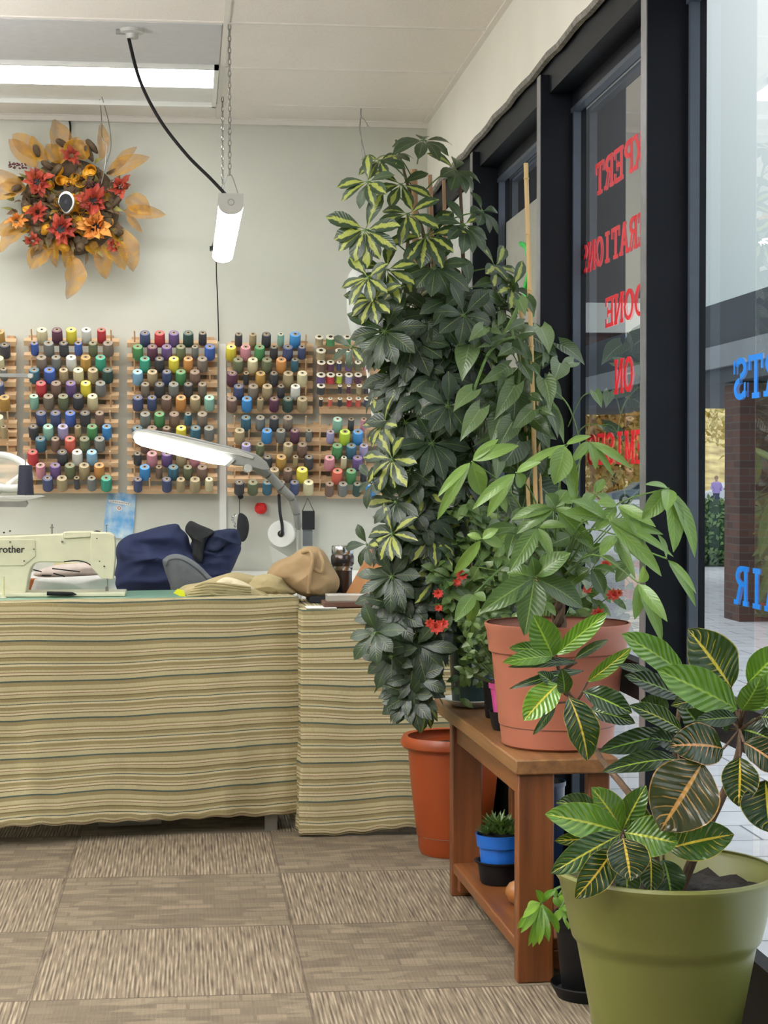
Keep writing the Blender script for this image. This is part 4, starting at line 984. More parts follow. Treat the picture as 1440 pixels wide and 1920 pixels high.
rc = at(527, 1001, 6.94)
MB().lathe([(.0135,0),(.049,0),(.0515,.003),(.0515,.085),(.049,.088),(.0135,.088),(.0135,0)], rc, Vector((.12,1,.0)), 40, False).build('roll', 'white', rl)
MB().lathe([(.0135,.001),(.0115,.001),(.0115,.08)], rc, Vector((.12,1,.0)), 24, False).build('core', 'brown', rl)
MB().add([at(505,1022,6.95), at(540,1044,6.95), at(528,1060,7.02), at(510,1056,7.02)], [(0,1,2,3)]).build('loose_end', 'white', rl)
sx = at(526, 935, 6.97); MB().tube(smoothpath([at(523,928,7.0), at(525,960,6.93), at(529,985,6.93), at(529,1001,6.935), at(528,1002,6.99)]), .0062, 6).build('strap', 'blkcloth', rl)
bt = hangthing('webbing_strap', 'black and grey webbing strap hanging from a wall pin', 'strap', 578, 935)
MB().tube([at(567,958,7.02), at(577,934,7.02), at(588,958,7.02)], .0015, 5).build('cord', 'blk', bt)
MB().box(tuple(Vector((at(567,958,7.0).x, 7.0, at(567,993,7.0).z))), (at(590,958,7.0).x, 7.02, at(567,958,7.0).z)).build('pad', 'blkcloth', bt)
MB().box((at(568,1024,7.0).x, 7.005, at(568,1024,7.0).z), (at(586,1024,7.0).x, 7.015, at(568,993,7.0).z)).build('tail', 'greyfab', bt)
# blue leaflet on wall
a = [at(200,920,7.02), at(255,928,7.02), at(248,1012,7.02), at(192,1008,7.02)]
ps = thing('blue_leaflet', 'pale blue cloudy leaflet pinned below the racks behind the machine', 'leaflet', at(222, 965, 7.04))
MB().ext([(p.x, p.z) for p in a][::-1], 7.062, 7.069).build('sheet', 'poster', ps)
MB().ext(P([(203,937),(225,938),(246,944),(244,948),(222,945),(204,941)], 7.06)[::-1], 7.0595, 7.0618).build('title_strip', 'paper', ps)
MB().lathe([(0,0),(.0105,0),(.0105,.001)], at(223.5,953,7.0595), Vector((0,1,0)), 20).build('badge', 'paper', ps)
MB().torus(at(223.5,952.5,7.059), .0055, .0014, Vector((0,1,0)), 18, 6).build('badge_ring', plain('dusty_rose_ink', rgb(190,130,120), .7), ps)
lt = MB()
for i in range(9):
    p = at(207+i*4.1, 939.3+i*.6, 7.058); lt.box((p.x, 7.058, p.z-.0022), (p.x+.005*(1 if i % 3 else .6), 7.0594, p.z+.001))
lt.build('faint_lettering', 'grey', ps)
# ---------------- clothes
jk = thing('navy_jacket', 'navy jacket piled on the wall counter with black collar', 'jacket', at(330, 1100, 6.72))
puff([(216,1110),(213,1085),(219,1055),(217,1035),(222,1018),(240,1004),(262,998),(295,988),(330,982),(340,992),(352,1004),(360,1030),(385,1060),(395,1100),(380,1112),(300,1113)], 6.74, .075, .02, 11, seed=3).build('body', 'navy', jk, 'all')
puff([(350,1050),(362,1010),(385,1000),(415,993),(440,994),(452,1025),(446,1045),(432,1075),(415,1100),(380,1108),(352,1090)], 6.78, .06, .018, 13, seed=8).build('sleeve', 'navy', jk, 'all')
puff([(347,994),(356,977),(375,984),(402,997),(388,1010),(382,1030),(378,1055),(362,1050),(360,1015)], 6.7, .02, .008, 16, seed=5).build('collar', 'blkcloth', jk, 'all')
puff([(395,1000),(425,993),(445,994),(452,1022),(430,1018),(405,1035),(385,1030)], 6.71, .02, .008, 16, seed=9).build('lapel', plain('dark_navy_lining', rgb(26,36,66), .85, var=.1), jk, 'all')
ch = thing('office_chair', 'grey upholstered office chair behind the sewing table', 'chair', (at(352, 1080, 6.42).x, 6.3, 0))
puff([(305,1056),(309,1046),(320,1040),(335,1039),(352,1045),(372,1058),(392,1078),(404,1092),(400,1130),(330,1125),(318,1095)], 6.44, .03, .0, seed=2).build('backrest', 'greyfab', ch, 'all')
MB().tube(smoothpath([at(311,1062,6.41), at(318,1050,6.41), at(340,1049,6.405), at(368,1066,6.405), at(392,1090,6.41)]), .003, 6).build('piping', plain('dark_piping', rgb(76,80,84), .9), ch)
cxx = at(352, 1080, 6.42).x
bevel(MB().box((cxx-.2, 6.0, .42), (cxx+.2, 6.4, .48)).build('seat', 'greyfab', ch, False), .02, 3)
MB().tube([(cxx, 6.36, .45), (cxx, 6.46, .55), (cxx, 6.47, .7)], .015).build('back_support', 'blk', ch)
MB().lathe([(.03,.06),(.025,.42)], (cxx, 6.2, 0), n=14).build('pedestal', 'steel', ch)
for i in range(5):
    a = 2*PI*i/5+.3; MB().tube([(cxx, 6.2, .08), (cxx+.22*math.cos(a), 6.2+.22*math.sin(a), .05)], [.02,.014]).build('base_arm', 'blk', ch)
    MB().lathe([(.0,-.012),(.024,-.012),(.024,.012),(0,.012)], (cxx+.22*math.cos(a), 6.2+.22*math.sin(a), .024), Vector((math.sin(a), -math.cos(a), 0)), 14).build('castor', 'blk', ch)
# folded khaki trousers
kt = thing('folded_trousers', 'folded khaki trousers lying on the table edge', 'trousers', at(440, 1110, 5.95))
lay = [([(345,1118),(342,1108),(355,1099),(400,1094),(455,1098),(490,1108),(500,1117),(440,1121),(380,1120)],5.93,.10,4),
 ([(330,1112),(345,1098),(375,1092),(410,1080),(440,1073),(470,1078),(500,1084),(490,1094),(455,1096),(410,1090),(375,1100),(350,1114)],6.0,.085,6),
 ([(455,1112),(470,1085),(500,1076),(530,1080),(540,1096),(555,1112),(530,1117),(490,1117)],5.98,.09,8),
 ([(405,1092),(425,1082),(455,1090),(478,1104),(476,1115),(450,1107),(425,1098),(410,1100)],5.93,.07,10)]
for i, (q, Y, th, sd) in enumerate(lay): puff(q, Y, th*.55, .006, 26, seed=sd, flatback=.5).build(['folded_leg','folded_leg','waistband','lining'][i], 'khaki' if i < 3 else plain('pale_lining', rgb(206,194,164), .9, var=.05), kt, 'all')
for i in range(5):
    y = 1118-i*4.5; MB().tube(smoothpath([at(350+i*4,y,5.885+i*.004), at(390,y-3-i,5.875), at(430,y-2-i*.5,5.875), at(470,y+1,5.885)]), .0035, 6).build('fold_edge', 'khaki', kt)
o = MB().ext(P([(325,1112),(333,1104),(345,1108),(348,1119),(338,1118)], 5.84)[::-1], 5.84, 5.845).build('paper_tag', 'yellowtag'); tag(o, 'bright yellow paper tag poking from under the folded trousers', 'tag')
# tan garment bundle
tg = thing('tan_garment', 'crumpled tan garment heaped beside the folded trousers', 'garment', at(575, 1110, 6.05))
puff([(500,1082),(506,1065),(520,1052),(545,1042),(562,1030),(580,1024),(598,1027),(612,1040),(622,1060),(636,1085),(634,1105),(618,1122),(600,1126),(570,1118),(552,1110),(535,1098),(515,1088)], 6.02, .09, .017, 12, seed=12).build('heap', 'tan', tg, 'all')
MB().tube(smoothpath([at(566,1036,5.96), at(582,1034,5.94), at(586,1052,5.91), at(582,1078,5.905), at(578,1112,5.92)]), .006, 8).build('seam_fold', 'tan', tg)
MB().tube(smoothpath([at(598,1034,5.96), at(606,1055,5.92), at(603,1072,5.915), at(590,1066,5.915)]), .006, 8).build('seam_fold', 'tan', tg)
# dark case under bundle, thermos, tray etc. on side table
o = bevel(MB().box((.40, 5.93, Z2+.006), (.52, 6.12, Z2+.03)).build('dark_folder', 'blkcloth', None, False), .004); tag(o, 'dark folder lying under the tan garment on side table', 'folder')
th = thing('thermos', 'stainless steel and dark thermos flask with chrome lid', 'thermos', at(642, 1100, 6.15))
tx = at(642, 1060, 6.12); tz = Z2+.006; hh = at(642, 1023, 6.12).z-tz
MB().lathe([(.030,0),(.032,.01),(.033,hh*.5),(.034,hh*.62),(.0395,hh*.66),(.0395,hh*.8),(.036,hh*.84)], (tx.x, 6.12, tz), n=32).build('body', plain('gunmetal', rgb(96,88,86), .25, .9, var=.03), th)
MB().lathe([(.036,hh*.84),(.0375,hh*.86),(.0375,hh*.98),(.035,hh),(0,hh)], (tx.x, 6.12, tz), n=32).build('lid', 'chrome', th)
MB().lathe([(.0335,hh*.54),(.0345,hh*.55),(.0355,hh*.62)], (tx.x, 6.12, tz), n=32, caps=False).build('band', 'chrome', th)
bevel(MB().box((tx.x-.02, 6.12-.0425, tz+hh*.68), (tx.x+.015, 6.12-.037, tz+hh*.75)).build('badge', 'blk', th, False), .002)
o = MB().add([at(*p, 6.02) for p in ((640,1128),(735,1128),(740,1003),(710,1003))]+[at(*p, 6.05) for p in ((640,1128),(735,1128),(740,1003),(710,1003))], [(0,1,2,3),(7,6,5,4),(0,4,5,1),(1,5,6,2),(2,6,7,3),(3,7,4,0)]).build('tan_board', 'cardb', None, False)
tag(o, 'tan slanted board leaning behind the plant on the side table', 'board')
ty = thing('brown_tray', 'small brown tray with clear lid at the side table front', 'tray', at(650, 1145, 5.76))
a = at(606, 1143, 5.75); b = at(672, 1143, 5.75)
bevel(MB().box((a.x, 5.72, Z2+.007), (b.x+.05, 5.84, Z2+.024)).build('tray', 'brown', ty, False), .003)
bevel(MB().box((a.x+.012, 5.735, Z2+.024), (b.x+.03, 5.82, Z2+.046)).build('clear_box', filmy('clear_acrylic', rgb(220,214,200), .5), ty, False), .002)
MB().box((a.x+.012, 5.733, Z2+.044), (b.x+.03, 5.737, Z2+.048)).build('lid_edge', 'white', ty, False)
o = MB().box((.375, 5.69, Z2+.006), (.47, 5.8, Z2+.0075)).build('paper_sheet', 'paper', None, False); tag(o, 'white paper sheet on the left corner of the side table', 'paper')
# behind machine: white cloth roll, box, pens, marker
o = puff([(64,1118),(63,1092),(72,1084),(110,1082),(160,1080),(212,1078),(216,1095),(215,1118),(140,1119)], 6.2, .05, .006, 10, seed=21).build('white_cloth', 'wcloth', None, 'all'); tag(o, 'rolled white cloth lying behind the sewing machine arm', 'cloth')
o = puff([(66,1080),(80,1066),(120,1058),(180,1056),(200,1068),(205,1080),(140,1084)], 6.3, .05, .006, 10, seed=22).build('ruled_cloth', plain('pale_pink_cloth', rgb(206,190,182), .9), None, 'all'); tag(o, 'pale folded cloth with pens on it behind machine', 'cloth')
o = bevel(MB().box((at(48,1110,6.28).x, 6.28, .742), (at(80,1110,6.28).x, 6.34, at(60,1086,6.28).z)).build('orange_box', plain('orange_card', rgb(184,106,50), .7), None, False)); tag(o, 'small orange and black box seen under the machine arm', 'box')
for i, (p, q) in enumerate((((78,1079),(96,1079)),((100,1075),(122,1081)),((62,1068),(78,1072)),((98,1066),(150,1072)))):
    o = MB().tube([at(*p, 6.14), at(*q, 6.14)], .0022, 6).build('pen', 'blk'); tag(o, ['short dark pen, lowest left of those behind the machine','dark pen slanting down behind the machine arm','brown stub at the left of pens behind machine','long thin dark pen uppermost on the pale cloth'][i], 'pen')
o = MB().ext(P([(101,1055),(148,1056),(147,1070),(101,1069)], 6.75)[::-1], 6.75, 6.8).build('cream_box', 'oldpaper'); tag(o, 'cream paper box on the wall counter below machine arm', 'box')
o = MB().lathe([(.018,0),(.02,.012),(.02,.024),(.015,.026),(0,.0262)], at(158,1069,6.75), n=20).build('round_tin', 'blk'); tag(o, 'round black tin beside the cream box on the counter', 'tin')
mk = thing('thread_snips', 'black snips handle lying on the machine bed', 'snips', at(115, 1113, 5.88))
MB().tube([at(88,1112.5,5.89), at(125,1113.5,5.89), at(136,1113.5,5.89), at(144,1114.5,5.89)], [.0065,.007,.006,.001], 8).build('handle', 'blk', mk)

# ================================================================== PLASTIC BAG behind plant + wand
o = puff([(650,560),(652,520),(668,500),(690,505),(700,560),(705,620),(700,668),(684,662),(664,640),(652,600)], 6.55, .05, .015, 12, seed=31).build('plastic_bag', 'plasticbag', None, 'all'); tag(o, 'clear plastic garment bag hanging behind the tall plant', 'bag')
o = MB().tube([at(686,668,6.5), at(700,780,6.5)], [.0055,.0065], 8).build('white_wand', 'white'); tag(o, 'white plastic wand hanging in front of small thread reels', 'wand')

# ================================================================== POTS & PLANTS
def pot(parent, c, prof, mat, n=48, th=.004, name='pot'):
    """prof = list of (r,z) outer bottom->top; inner wall added"""
    inner = [(r-th, z) for r, z in prof[::-1] if z > .01]
    return MB().lathe([(0, 0)]+prof+inner+[(0, .012)], c, n=n).build(name, mat, parent)
def soil(parent, c, r, z):
    mb = MB(); rings = 10; n = 36; vs = [(c[0], c[1], c[2]+z)]; fs = []
    for k in range(1, rings+1):
        for i in range(n):
            a = 2*PI*i/n; q = r*k/rings; vs.append((c[0]+q*math.cos(a), c[1]+q*math.sin(a), c[2]+z+.016*noise.noise(Vector((q*math.cos(a)*38, q*math.sin(a)*38, c[0])))))
    for i in range(n): fs.append((0, 1+i, 1+(i+1) % n))
    for k in range(rings-1):
        for i in range(n): j = (i+1) % n; a = 1+k*n; fs.append((a+i, a+n+i, a+n+j, a+j))
    return mb.add(vs, fs).build('soil', 'soil', parent, 'all')
def cluster(mb, st, c, ax, n, L, w, spread=1.0, droop=.35, shape='obov', rn=None, N=5):
    ax = Vector(ax).normalized(); a0 = ax.orthogonal().normalized(); b0 = ax.cross(a0); ph = R.random()*6
    for i in range(n):
        a = ph+2*PI*i/n+R.uniform(-.15,.15); rd = a0*math.cos(a)+b0*math.sin(a)
        d = (rd*spread+ax*R.uniform(.05,.35)+Vector((0,0,-droop))).normalized(); l = L*R.uniform(.8,1.12)
        p0 = c+d*l*.12
        if rn: rnd = (rn[0]*.62+R.random()*.5-.14, rn[1]*.6+R.random()*.4)
        else: rnd = (R.random(), R.random())
        mb.leaf(p0, p0+d*l, w*R.uniform(.85,1.15), ax*.8+Vector((0,-.3,.35)), .1, .16, shape, N, 1, rnd=rnd)
        if st is not None: st.tube([c, p0], .0012, 3, False)
# ---- schefflera
SX, SYY = .775, 4.76
sp = thing('umbrella_plant', 'tall variegated umbrella plant on wooden stakes in the dark green pot', 'potted plant', (.778, 4.90, .515))
op = thing('orange_pot', 'large orange plastic pot of bare soil on the floor behind bench', 'pot', (.796, 5.38, 0))
pc_ = (.796, 5.38, 0)
pot(op, pc_, [(.098,0),(.105,.012),(.108,.05),(.111,.055),(.128,.2),(.138,.315),(.15,.318),(.158,.325),(.160,.34),(.152,.355),(.142,.352)], 'orange')
soil(op, pc_, .135, .315)
MB().torus((pc_[0], pc_[1], .056), .1105, .0012, n=48, m=6).build('base_groove', 'brown', op)
fol = MB(); stm = MB(); trk = MB()
def spx(x, y, dy=0): return at(x, y, SYY+dy)
trunks = [[(.778,4.90,.70), spx(850,1120,.1), spx(800,1000,.02), spx(790,700), spx(800,480), spx(765,350), spx(742,262)],
          [(.795,4.91,.70), spx(858,1110,.1), spx(860,900,.05), spx(870,640,.04), spx(868,480,.02), spx(862,330,.0)],
          [(.765,4.89,.70), spx(830,1120,.08), spx(770,1000,-.03), spx(745,750,-.02), spx(762,520), spx(765,400)]]
for t in trunks: trk.tube(smoothpath(t), [.011*(1-.75*i/36) for i in range(37)], 7)
stakes = [([spx(797,1340), spx(790,900), spx(776,318)], .0095), ([spx(830,1330,.02), spx(822,850,.02), spx(806,328,.02)], .0065), ([spx(850,1330,.03), spx(840,700,.03), spx(832,338,.03)], .005)]
expl = [((690,340),(-.5,-.7,.2),7,.082,.9),((712,300),(-.3,-.6,.5),6,.07,.9),((795,262),(.1,-.5,.7),7,.09,.4),((752,345),(-.1,-.8,.4),6,.085,.9),((855,318),(.5,-.6,.5),7,.088,.7),((738,290),(-.1,-.4,.9),6,.06,.5),
 ((685,430),(-.4,-.8,.1),9,.105,.98),((800,440),(.0,-.8,.4),8,.105,.8),((870,420),(.5,-.7,.3),8,.09,.4),((690,520),(-.4,-.8,.2),6,.08,.9),((905,395),(.6,-.6,.4),6,.07,.4),((725,505),(-.3,-.7,.3),7,.1,.8),
 ((700,560),(-.5,-.7,.2),7,.085,.8),((930,500),(.7,-.6,.3),7,.09,.8),((812,590),(0,-.9,.4),9,.115,.1),((722,620),(-.4,-.8,.2),8,.1,.15),((660,650),(-.7,-.6,.1),5,.06,.5),((960,540),(.6,-.6,.3),7,.085,.8),((765,400),(-.1,-.7,.4),6,.09,.9),
 ((815,500),(.1,-.9,.3),8,.1,.5),((880,540),(.4,-.8,.3),8,.1,.3),((845,560),(.2,-.9,.3),8,.1,.4),((870,590),(.3,-.8,.3),8,.1,.2),
 ((720,795),(-.8,-.5,.2),8,.08,.8),((735,860),(-.7,-.7,.1),8,.09,.98),((700,900),(-.9,-.4,.2),5,.07,.5),((742,940),(-.5,-.7,.2),7,.09,.5),((735,1000),(-.6,-.7,.3),8,.08,.9),((688,1020),(-.8,-.5,.1),5,.07,.5),
 ((735,1080),(-.4,-.9,.2),9,.09,.5),((742,1150),(-.4,-.9,.2),9,.1,.2),((705,1185),(-.5,-.8,.1),6,.085,.1),((735,1230),(-.5,-.8,0),8,.09,.1),((780,1270),(-.2,-.9,0),7,.085,.4),((796,1225),(.1,-.9,.1),7,.075,.6),((770,1300),(-.2,-.9,-.2),7,.08,.2),
 ((775,640),(-.2,-.9,.3),9,.11,.1),((850,650),(.2,-.9,.3),9,.1,.2),((745,700),(-.5,-.8,.2),8,.1,.1),((800,710),(0,-.9,.3),8,.105,.05),((840,760),(.2,-.9,.2),8,.1,.1),((760,790),(-.3,-.9,.2),8,.1,.2),((810,830),(.1,-.9,.2),8,.1,.1),
 ((715,565),(-.4,-.8,.3),7,.09,.5),((905,620),(.4,-.8,.3),8,.09,.2),((780,1210),(-.1,-.9,0),8,.1,.15),((765,1130),(-.2,-.9,.1),8,.09,.2),((800,960),(0,-.9,.2),8,.1,.3),((770,880),(-.3,-.9,.2),8,.1,.3),((830,900),(.1,-.9,.2),7,.09,.7)]
for (xy, ax, n, L, var) in expl:
    dy = -.13+R.uniform(-.05,.05) if 650 < xy[0] < 920 else -.03
    L *= .89; c = spx(*xy, dy); cluster(fol, stm, c, ax, n, L, L*.44, 1, .62 if xy[1] < 480 else .5, rn=(.95 if var > .75 else var*.75, R.random()))
    tp = spx(780+(xy[0]-780)*.15, xy[1]+45, 0); stm.tube(smoothpath([tp, (tp+c)/2+Vector((0,0,.012)), c], 3), .002, 5)
def lerp(tab, y):
    for (a, b), (c, d) in zip(tab, tab[1:]):
        if y <= c: return b+(d-b)*(y-a)/(c-a)
    return tab[-1][1]
LE = [(240,725),(300,690),(400,672),(500,690),(600,690),(700,708),(800,718),(900,722),(1000,715),(1100,700),(1200,705),(1260,735),(1320,760)]
RE = [(240,760),(300,860),(400,890),(500,950),(600,960),(700,900),(900,900),(1100,860),(1180,825),(1320,795)]
for i in range(150):
    y = 560+755*(i/150)+R.uniform(-12,12); l = lerp(LE, y); r = lerp(RE, y); u = R.uniform(-1,1); x = (l+r)/2+(r-l)/2*u*.9
    front = R.random() < .6; dy = (-1 if front else 1)*.13*math.sqrt(1-min(.98, u*u))*R.uniform(.3,1)
    c = spx(x, y, dy); ax = Vector((u*.8, dy*8, R.uniform(.1,.5)))
    v = .9 if R.random() < (.14 if 640 < y < 800 else .22) else .2
    cluster(fol, stm, c, ax, R.choice((6,7,8)), R.uniform(.066,.088), .034, 1, .4, rn=(v, R.random()*.5 if y > 640 else R.random()), N=4)  # lower clusters darkened in the leaf colour for shade
    tp = spx((l+r)/2, y+30, 0); stm.tube([tp, c], .0018, 4)
fol.build('foliage', 'scheff', sp, 'all'); stm.build('leaf_stalks', 'stem', sp); trk.build('trunk', 'bark', sp)
for (pts, r) in stakes:
    b = Vector((.775+.02*(r < .009), 4.9, .7)); MB().tube([b]+pts[1:], r, 8).build('stake', 'stake', sp)
hr = MB()
for i in range(16):
    x = 745+R.uniform(-6,30); hr.tube(smoothpath([spx(x, 1215, -.05), spx(x+R.uniform(-3,3), 1260, -.05), spx(x+R.uniform(-6,4), R.uniform(1280,1335), -.05)], 3), .0008, 3)
hr.build('aerial_roots', 'bark', sp)

# ---- bench
bn = thing('plant_bench', 'low stained wooden bench with lower shelf holding the potted plants', 'bench', (.7235, 3.95, 0))
bn.rotation_euler = (0, 0, math.radians(1.6)); bpy.context.view_layer.update()
def bbox(a, b, name, mt, w=.004):
    o = MB().box(a, b).build(name, mt); o.parent = bn; bevel(o, w, 2); return o
BL, BWd, BZ = 1.12, .235, .503
bbox((0,0,BZ-.034), (BWd,BL,BZ), 'bench_top', 'benchtop')
for (x, y) in ((.008,.015),(.008,.86),(BWd-.065,.02),(BWd-.065,.86)): bbox((x,y,0), (x+(.083 if x < .1 else .05),y+.04,BZ-.034), 'leg', 'benchleg')
bbox((.012,.057,.062), (BWd-.03,.88,.09), 'shelf', 'bench')
for y in (.055, .82): bbox((.02,y,.018), (BWd-.03,y+.03,.062), 'shelf_support', 'bench')
bbox((.02,.10,BZ-.09), (.045,.86,BZ-.034), 'apron', 'bench')

# ---- terracotta pot with money tree
TC = (.862, 4.17, BZ+.0)
mt = thing('money_tree', 'money tree with long palmate leaves in a large terracotta coloured pot', 'potted plant', TC)
pot(mt, TC, [(.122,0),(.130,.006),(.134,.045),(.1345,.05),(.137,.052),(.150,.18),(.154,.218),(.1605,.222),(.1665,.27),(.171,.284),(.170,.288),(.165,.288)], 'terra')
MB().torus((TC[0], TC[1], TC[2]+.0505), .1350, .0012, n=48, m=6).build('saucer_joint', 'brown', mt)
soil(mt, TC, .158, .245)
def mp(x, y, Y=4.12): return at(820+x/2.88, 780+y/2.88, Y)
mf = MB(); ms = MB()
HUB = [((185,245),[(0,440,.5),(0,560,.6),(240,430,1),(440,160,.7),(330,125,.5)],4.05,(.8,.8)),((425,305),[(190,505,.6),(270,545,.7),(455,385,.7),(690,155,.5),(560,250,.5)],4.02,(.8,.8)),
((690,155),[(630,370,1.2),(830,110,.4),(750,430,.6),(600,230,.4)],4.03,(.8,.7)),((635,495),[(400,560,.7),(430,635,.8),(585,420,.9),(700,400,.8),(850,720,.8),(820,590,.6)],3.98,(.5,.3)),
((240,665),[(90,850,.6),(160,640,.4),(350,700,.6),(330,610,.5)],4.0,(.8,.8)),((540,600),[(390,840,1),(470,690,.6),(620,760,.6),(700,600,.6)],3.97,(.5,.3)),
((525,870),[(230,1060,1.2),(470,1185,1.5),(785,1035,1.3),(510,760,.8),(720,740,1.1),(375,850,.9)],3.95,(.45,.1)),((920,560),[(670,520,.8),(720,455,.8),(1210,865,.9),(1275,760,.6),(1220,640,.6)],3.62,(.9,.5)),
((1250,390),[(1105,560,1),(1120,370,.4),(1275,735,1.1),(1390,765,.9),(1235,515,.8)],3.48,(1,.6)),((1085,900),[(1115,815,.7),(1065,1100,.7),(1212,1220,.7),(1242,1110,.7)],3.56,(1,.6)),
((1240,770),[(1395,1030,.5),(1398,960,.4),(1190,640,.5)],3.5,(.8,.5)),((820,135),[(720,250,.5),(855,290,.5),(950,325,.4),(1050,285,.5),(790,210,.4)],4.1,(.9,.6)),
((970,480),[(860,470,.7),(1180,600,.6),(1110,700,.7),(850,620,.7)],3.64,(.9,.5)),((960,640),[(1000,800,.9),(1215,860,.9),(880,760,.7),(1070,880,.5)],3.68,(.9,.5)),((740,470),[(690,330,.6),(640,420,.7),(860,520,.7),(800,560,.7)],4.12,(.8,.5)),
((430,600),[(330,680,.7),(250,620,.6),(520,700,.8),(380,770,.7)],4.12,(.4,.2)),((650,760),[(560,880,.9),(780,870,.9),(520,720,.7),(800,780,.8),(680,900,.8)],4.1,(.2,.05)),
((830,820),[(700,920,.8),(900,960,.8),(960,850,.7),(750,740,.7)],4.1,(.3,.1)),((200,960),[(95,1110,.8),(170,1110,.7),(260,1000,.6)],4.02,(.5,.4)),((850,420),[(960,500,.6),(780,480,.6),(900,340,.5)],4.15,(.8,.5)),((720,650),[(850,730,.8),(600,700,.8),(740,780,.8),(640,600,.6)],4.14,(.1,.0)),((560,1000),[(640,1080,.5),(500,1060,.5),(620,960,.5)],4.12,(.7,.4))]
base = Vector((TC[0]+.005, TC[1], TC[2]+.25)); top = mp(650, 900, 4.17)
ms2 = MB()
for k in range(3):
    pts = []
    for i in range(13):
        t = i/12; a = t*7+k*2.09; c = base+(top-base)*t; pts.append(c+Vector((math.cos(a), math.sin(a), 0))*.011*(1-.5*t))
    ms2.tube(pts, .009, 7)
ms2.build('braided_trunk', 'bark', mt)
for (h, tips, Y, rn) in HUB:  # hub tones put upper sheen, dark middle and backlit edge into leaf colour
    c = mp(*h, Y); mid = (top+c)/2+Vector((0, .02, .06))
    ms.tube(smoothpath([top, mid, c], 5), [.0028]*6+[.0018]*5, 5)
    for (tx_, ty_, w) in tips:
        e = mp(tx_, ty_, Y+(R.uniform(-.06,.05) if Y > 3.8 else R.uniform(-.07,0))); n = Vector((R.uniform(-.35,.35), -.8, R.uniform(.2,.7)))
        mf.leaf(c+(e-c)*.04, e, .046*w*(Y/4.1), n, R.uniform(.04,.10), .32, 'lance', 9, 2, wav=.012, rnd=(min(1, max(0, rn[0]+R.uniform(-.2,.2))), min(1, max(0, rn[1]+R.uniform(-.15,.15)))))
for i in range(60):
    x, y = R.gauss(640, 190), R.gauss(700, 150); c = mp(x, y, 4.2+R.uniform(-.05,.08)); a = R.random()*6.28
    e = mp(x+R.uniform(60,120)*math.cos(a), y+R.uniform(60,130)*abs(math.sin(a)), 4.2+R.uniform(-.06,.08))
    mf.leaf(c, e, .034, (R.uniform(-.5,.5), -.7, .5), .06, .25, 'lance', 6, 1, rnd=(R.random()*.5, R.random()*.2)); ms.tube([top, c], .0015, 4)
mf.build('foliage', 'money', mt, 'all'); ms.build('leaf_stalks', 'stem', mt)

# ---- flowering plant in dark green pot on white saucer
GC = (.778, 4.90, BZ+.018); SA = GC
o = MB().lathe([(0,0),(.055,0),(.072,.012),(.088,.019),(.087,.021),(.071,.015),(.055,.006),(0,.006)], (GC[0], GC[1], BZ+.001), n=40).build('white_saucer', 'white'); o.location.z = 0
tag(o, 'white saucer under the dark green pot on the bench', 'saucer')
SA = (.778, 4.90, BZ+.008)
pot(sp, SA, [(.054,0),(.057,.005),(.066,.15),(.068,.19),(.073,.192),(.076,.222),(.073,.224)], 'dkgreen'); soil(sp, SA, .066, .2)
GC = (.806, 4.655, BZ)
gp = thing('flowering_cactus', 'bushy plant with small red flowers hanging over the bench end', 'potted plant', GC)
pot(gp, GC, [(.032,0),(.034,.004),(.040,.09),(.042,.095)], 'blk'); soil(gp, GC, .036, .08)
gf = MB(); gs = MB()
gt_ = Vector((GC[0], GC[1], BZ+.09))
for i in range(95):
    x, y = R.uniform(815,985), 930+R.random()**.8*235
    if y > 1150: x = min(x, 900)
    p = at(x, y, 4.66+R.uniform(-.10,.08)); gs.tube(smoothpath([gt_, (gt_+p)/2+Vector((0,0,.05)), p], 3), .0016, 4)
    for k in range(4):
        d = Vector((R.uniform(-1,1), R.uniform(-1,.3), R.uniform(-.9,.5))).normalized(); gf.leaf(p, p+d*R.uniform(.04,.07), .024, (0,-1,.6), .1, .2, 'lance', 5, 1)
for (x0, y0, x1, y1) in [(845,1160,862,1310),(870,1200,898,1290),(900,1180,908,1250)]:
    a = at(x0, y0, 4.79); b = at(x1, y1, 4.77); pts = smoothpath([gt_, a, (a+b)/2+Vector((.01,0,0)), b], 5); gs.tube(pts, .0013, 4)
    for p in pts[4::1]:
        d = Vector((R.uniform(-1,1), -.4, R.uniform(-.6,.6))).normalized(); gf.leaf(p, p+d*R.uniform(.025,.045), .02, (0,-1,.3), .1, .2, 'lance', 4, 1)
gf.build('foliage', 'smallleaf', gp, 'all'); gs.build('stems', 'stem', gp)
def redflower(x, y, Y, r, parent):
    c = at(x, y, Y); f = MB()
    for lay in range(3):
        for i in range(8):
            a = 2*PI*i/8+lay*.4; d = Vector((math.cos(a), -.4-.3*lay, math.sin(a)*.75)).normalized(); f.leaf(c-Vector((0,0,0)), c+d*r*(1-.15*lay), r*.5, (0,-1,.2), .1, .3, 'lance', 5, 1)
    f.build('flower', 'redpetal', parent)
for (x, y, r) in [(865,1078,.018),(821,1113,.016),(818,1176,.022),(830,1170,.018),(806,1168,.016),(880,1140,.014),(822,1140,.012),(856,1092,.014)]: redflower(x, y, 4.55, r, gp)
